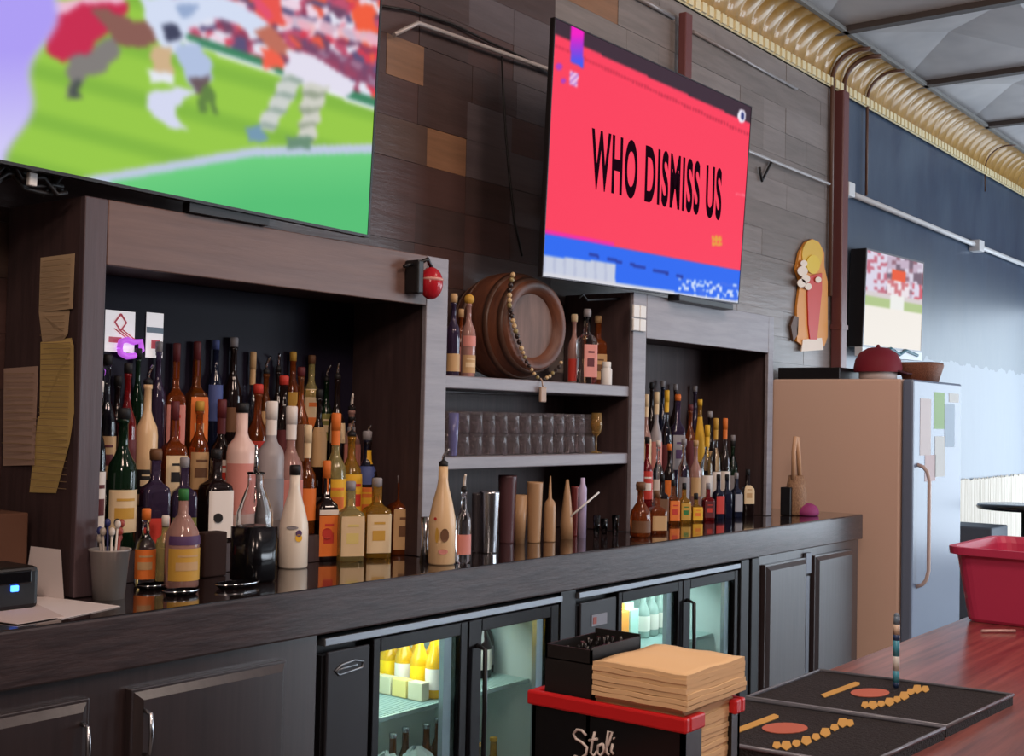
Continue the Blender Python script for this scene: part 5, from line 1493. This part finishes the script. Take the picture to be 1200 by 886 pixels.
for A, B in zip(rings, rings[1:]):
    for k in range(len(A)):
        f = m.bm.faces.new([A[k], A[(k+1) % len(A)], B[(k+1) % len(A)], B[k]]); f.smooth = False
m.bm.faces.new(list(reversed(rings[0]))); m.bm.faces.new(rings[-1])
m.build('body', tubm, tb_)
m = MB(); a = at(1150, 742, z=ZB); b = at(1190, 742, z=ZB)
m.tube([a+Vector((0, 0, .0035)), (a+b)/2+Vector((.004, 0, .0035)), b+Vector((0, 0, .0035))], .0028, 6); tag(m.build('clear_stirrer', mat('pale_plastic', (196, 160, 156), .3)), 'thin pale stirrer lying on bar before the red tub', 'stirrer')

# napkin caddy
ZR = 1.17
A = at(621, 809, z=ZR); Bp = at(805, 840, z=ZR)
X0 = (A.x+Bp.x)/2; Y1_ = A.y; Y0_ = Bp.y; X1 = at(851, 818, z=ZR).x+.012
nc = thing('napkin_caddy', 'black bar caddy with red rim holding napkins', 'caddy', (X0, Y0_, ZB))
wx, wy, hz = X1-X0, Y1_-Y0_, ZR-ZB
m = MB(); t_ = .004
m.box(0, t_, 0, wy, .0008, hz-.012); m.box(wx-t_, wx, 0, wy, .0008, hz-.012)
m.box(0, wx, wy-t_, wy, .0008, hz-.012); m.box(0, wx*.30, 0, t_, .0008, hz-.012); m.box(wx*.85, wx, 0, t_, .0008, hz-.012); m.box(0, wx, 0, wy, .0008, .006)
m.box(0, wx, wy*.60, wy*.60+t_, .0008, hz-.014)
m.build('body', GLOSSB, nc)
m = MB(); e = .004
m.box(-e, t_, -e, wy+e, hz-.013, hz, .002); m.box(wx-t_, wx+e, -e, wy+e, hz-.013, hz, .002)
m.box(t_, wx-t_, wy-t_, wy+e, hz-.013, hz, .002); m.box(t_, wx*.30, -e, t_, hz-.013, hz, .002); m.box(wx*.85, wx-t_, -e, t_, hz-.013, hz, .002)
m.build('rim', RED, nc)
# script lettering on its side
ink = mat('silver_script', (206, 196, 190), .4)
m = MB()
def onside(u, v): return at(u, v, x=X0-.0012)-Vector((X0, Y0_, ZB))
strokes = [
 [(687, 862), (682, 856), (676, 855), (672, 860), (675, 866), (682, 870), (688, 876), (687, 884), (680, 889), (673, 886)],
 [(697, 858), (694, 870), (692, 882), (696, 886), (700, 880)], [(690, 868), (700, 866)],
 [(706, 872), (701, 874), (700, 882), (704, 886), (708, 880), (707, 873), (706, 872)],
 [(708, 882), (713, 872), (717, 858), (713, 857), (711, 870), (711, 882), (714, 885)],
 [(718, 872), (716, 880), (719, 884)], [(719, 865), (720, 866)]]
for st in strokes: m.tube([onside(u, v) for u, v in st], .0013, 6)
w_ = m.build('script_lettering', ink, nc)
# dark stir-straw box in its rear half
m = MB(); m.box(X0+.008, X0+wx-.008, Y0_+wy*.63, Y0_+wy-.006, ZB+.008, at(700, 748, y=Y0_+wy*.75, x=None).z if False else ZR+.038, .003)
sb = thing('straw_box', 'black open box of stir straws standing in the napkin caddy', 'box', (X0, Y0_, ZB))
m.bm.free()
m = MB(); bx0, bx1, by0, by1 = .008, wx-.010, wy*.36, wy-.008; hb = hz+.042
m.box(bx0, bx0+.002, by0, by1, .0085, hb); m.box(bx1-.002, bx1, by0, by1, .0085, hb); m.box(bx0, bx1, by0, by0+.002, .0085, hb); m.box(bx0, bx1, by1-.002, by1, .0085, hb); m.box(bx0, bx1, by0, by1, .0085, .010)
m.bm.free()
m = MB(); by0 = wy*.63
m.box(bx0, bx1, by0, by1, .0085, hb-.012); m.box(bx0, bx0+.002, by0, by1, hb-.013, hb); m.box(bx1-.002, bx1, by0, by1, hb-.013, hb+.004); m.box(bx0, bx1, by0, by0+.002, hb-.013, hb+.002); m.box(bx0, bx1, by1-.002, by1, hb-.013, hb)
m.build('carton', mat('straw_box_black', (26, 24, 24), .5), sb)
sm = mat('black_straw', (20, 18, 19), .3)
for k in range(22):
    x_ = random.uniform(bx0+.008, bx1-.008); y_ = random.uniform(by0+.006, by1-.006)
    m = MB(); m.cyl((0, 0, 0), (random.uniform(-.003, .003), random.uniform(-.003, .003), .011+random.uniform(-.003, .002)), .0018, 6)
    o = m.build('stir_straw', sm); o.location = (X0+x_, Y0_+y_, ZB+hb-.012); tag(o, 'thin black stir straw upright in the black box', 'straw', 'stir straws in the black box')
# napkin stack: folded sheets, each a thing
nap = mat('tan_napkin', (226, 190, 144), .9); nap2 = mat('pale_napkin', (220, 206, 202), .9)
random.seed(11)
nx0, nx1, ny0, ny1 = .006, wx-.006, .004, wy*.59
NN = 30
for k in range(NN):
    z_ = .008+k*(hz+.036-.008)/NN; th_ = (hz+.036-.008)/NN*.92
    j = lambda a_: random.uniform(-a_, a_)
    over = .0 if z_ < hz+.002 else .007
    m = MB()
    ax, bx_, ay, by_ = nx0-over+j(.001), nx1+over+j(.001)+ (0.004 if over else 0), ny0-over+j(.001), ny1+ (0 if not over else -.001)
    n_ = 8; top = []; bot = []
    gridt = [[None]*(n_+1) for _ in range(n_+1)]; gridb = [[None]*(n_+1) for _ in range(n_+1)]
    for a_ in range(n_+1):
        for b_ in range(n_+1):
            X_ = ax+(bx_-ax)*a_/n_; Y_ = ay+(by_-ay)*b_/n_
            wv = .0010*math.sin(a_*1.3+k)+.0010*math.cos(b_*1.7+k*.7)
            if k == NN-1: wv += .006*max(0, 1-abs(b_-5)/3.0)*max(0, 1-abs(a_-3)/4)
            gridt[a_][b_] = m.bm.verts.new((X_, Y_, z_+th_+wv*.6)); gridb[a_][b_] = m.bm.verts.new((X_, Y_, z_+wv*.3*(k > 0)))
    for a_ in range(n_):
        for b_ in range(n_):
            f = m.bm.faces.new([gridt[a_][b_], gridt[a_+1][b_], gridt[a_+1][b_+1], gridt[a_][b_+1]]); f.smooth = True
            m.bm.faces.new([gridb[a_][b_], gridb[a_][b_+1], gridb[a_+1][b_+1], gridb[a_+1][b_]])
    for a_ in range(n_):
        m.bm.faces.new([gridt[a_][0], gridb[a_][0], gridb[a_+1][0], gridt[a_+1][0]]); m.bm.faces.new([gridt[a_+1][n_], gridb[a_+1][n_], gridb[a_][n_], gridt[a_][n_]])
        m.bm.faces.new([gridt[0][a_+1], gridb[0][a_+1], gridb[0][a_], gridt[0][a_]]); m.bm.faces.new([gridt[n_][a_], gridb[n_][a_], gridb[n_][a_+1], gridt[n_][a_+1]])
    o = m.build('paper_napkin', nap); o.location = (X0, Y0_, ZB)
    tag(o, ('flat tan paper napkin inside the napkin caddy stack') if k < NN-1 else 'rumpled tan paper napkin on top of the caddy stack', 'napkin', 'napkins in the caddy')

# ------------------------------------------------------------------ light
w = bpy.data.worlds.new('daylight'); SC.world = w; w.use_nodes = True
bg = w.node_tree.nodes['Background']; bg.inputs['Color'].default_value = (.62, .80, 1.0, 1); bg.inputs['Strength'].default_value = 1.0
lamp('window_daylight_end', 'AREA', (XR-.05, -.45, 1.36), 175, (.80, .89, 1.0), 6.6, 2.4, target=(0, -.45, 1.1))
lamp('window_daylight_front', 'AREA', (8.3, YFRONT+.05, 1.8), 150, (.82, .90, 1.0), 2.1, 2.1, target=(8.3, 3, 1.6))
lamp('window_daylight_front', 'AREA', (11.0, YFRONT+.05, 1.8), 150, (.80, .89, 1.0), 2.3, 2.1, target=(11.0, 3, 1.6))
lamp('ceiling_and_fill_lamp', 'AREA', (.4, .2, 3.6), 34, (1, .72, .58), .6, target=(1.4, 2.6, 1.4))
lamp('ceiling_and_fill_lamp', 'AREA', (2.8, -.8, 3.6), 46, (1, .78, .66), .6, target=(3.0, 3.0, 1.6))
lamp('ceiling_and_fill_lamp', 'AREA', (-1.4, -1.2, 3.3), 44, (1, .82, .70), .6, target=(3, 1.6, 1.0))  # unseen fill lamp, added to warm the napkins, tub and fridge side
lamp('ceiling_and_fill_lamp', 'AREA', (3.9, 1.0, 3.5), 22, (1, .82, .70), .6, target=(6.4, 2.4, 1.0))  # unseen fill lamp over the bar, added to brighten the fridge side
SC.cycles.max_bounces = 10; SC.cycles.transmission_bounces = 10; SC.cycles.transparent_max_bounces = 10
SC.cycles.sample_clamp_indirect = 4
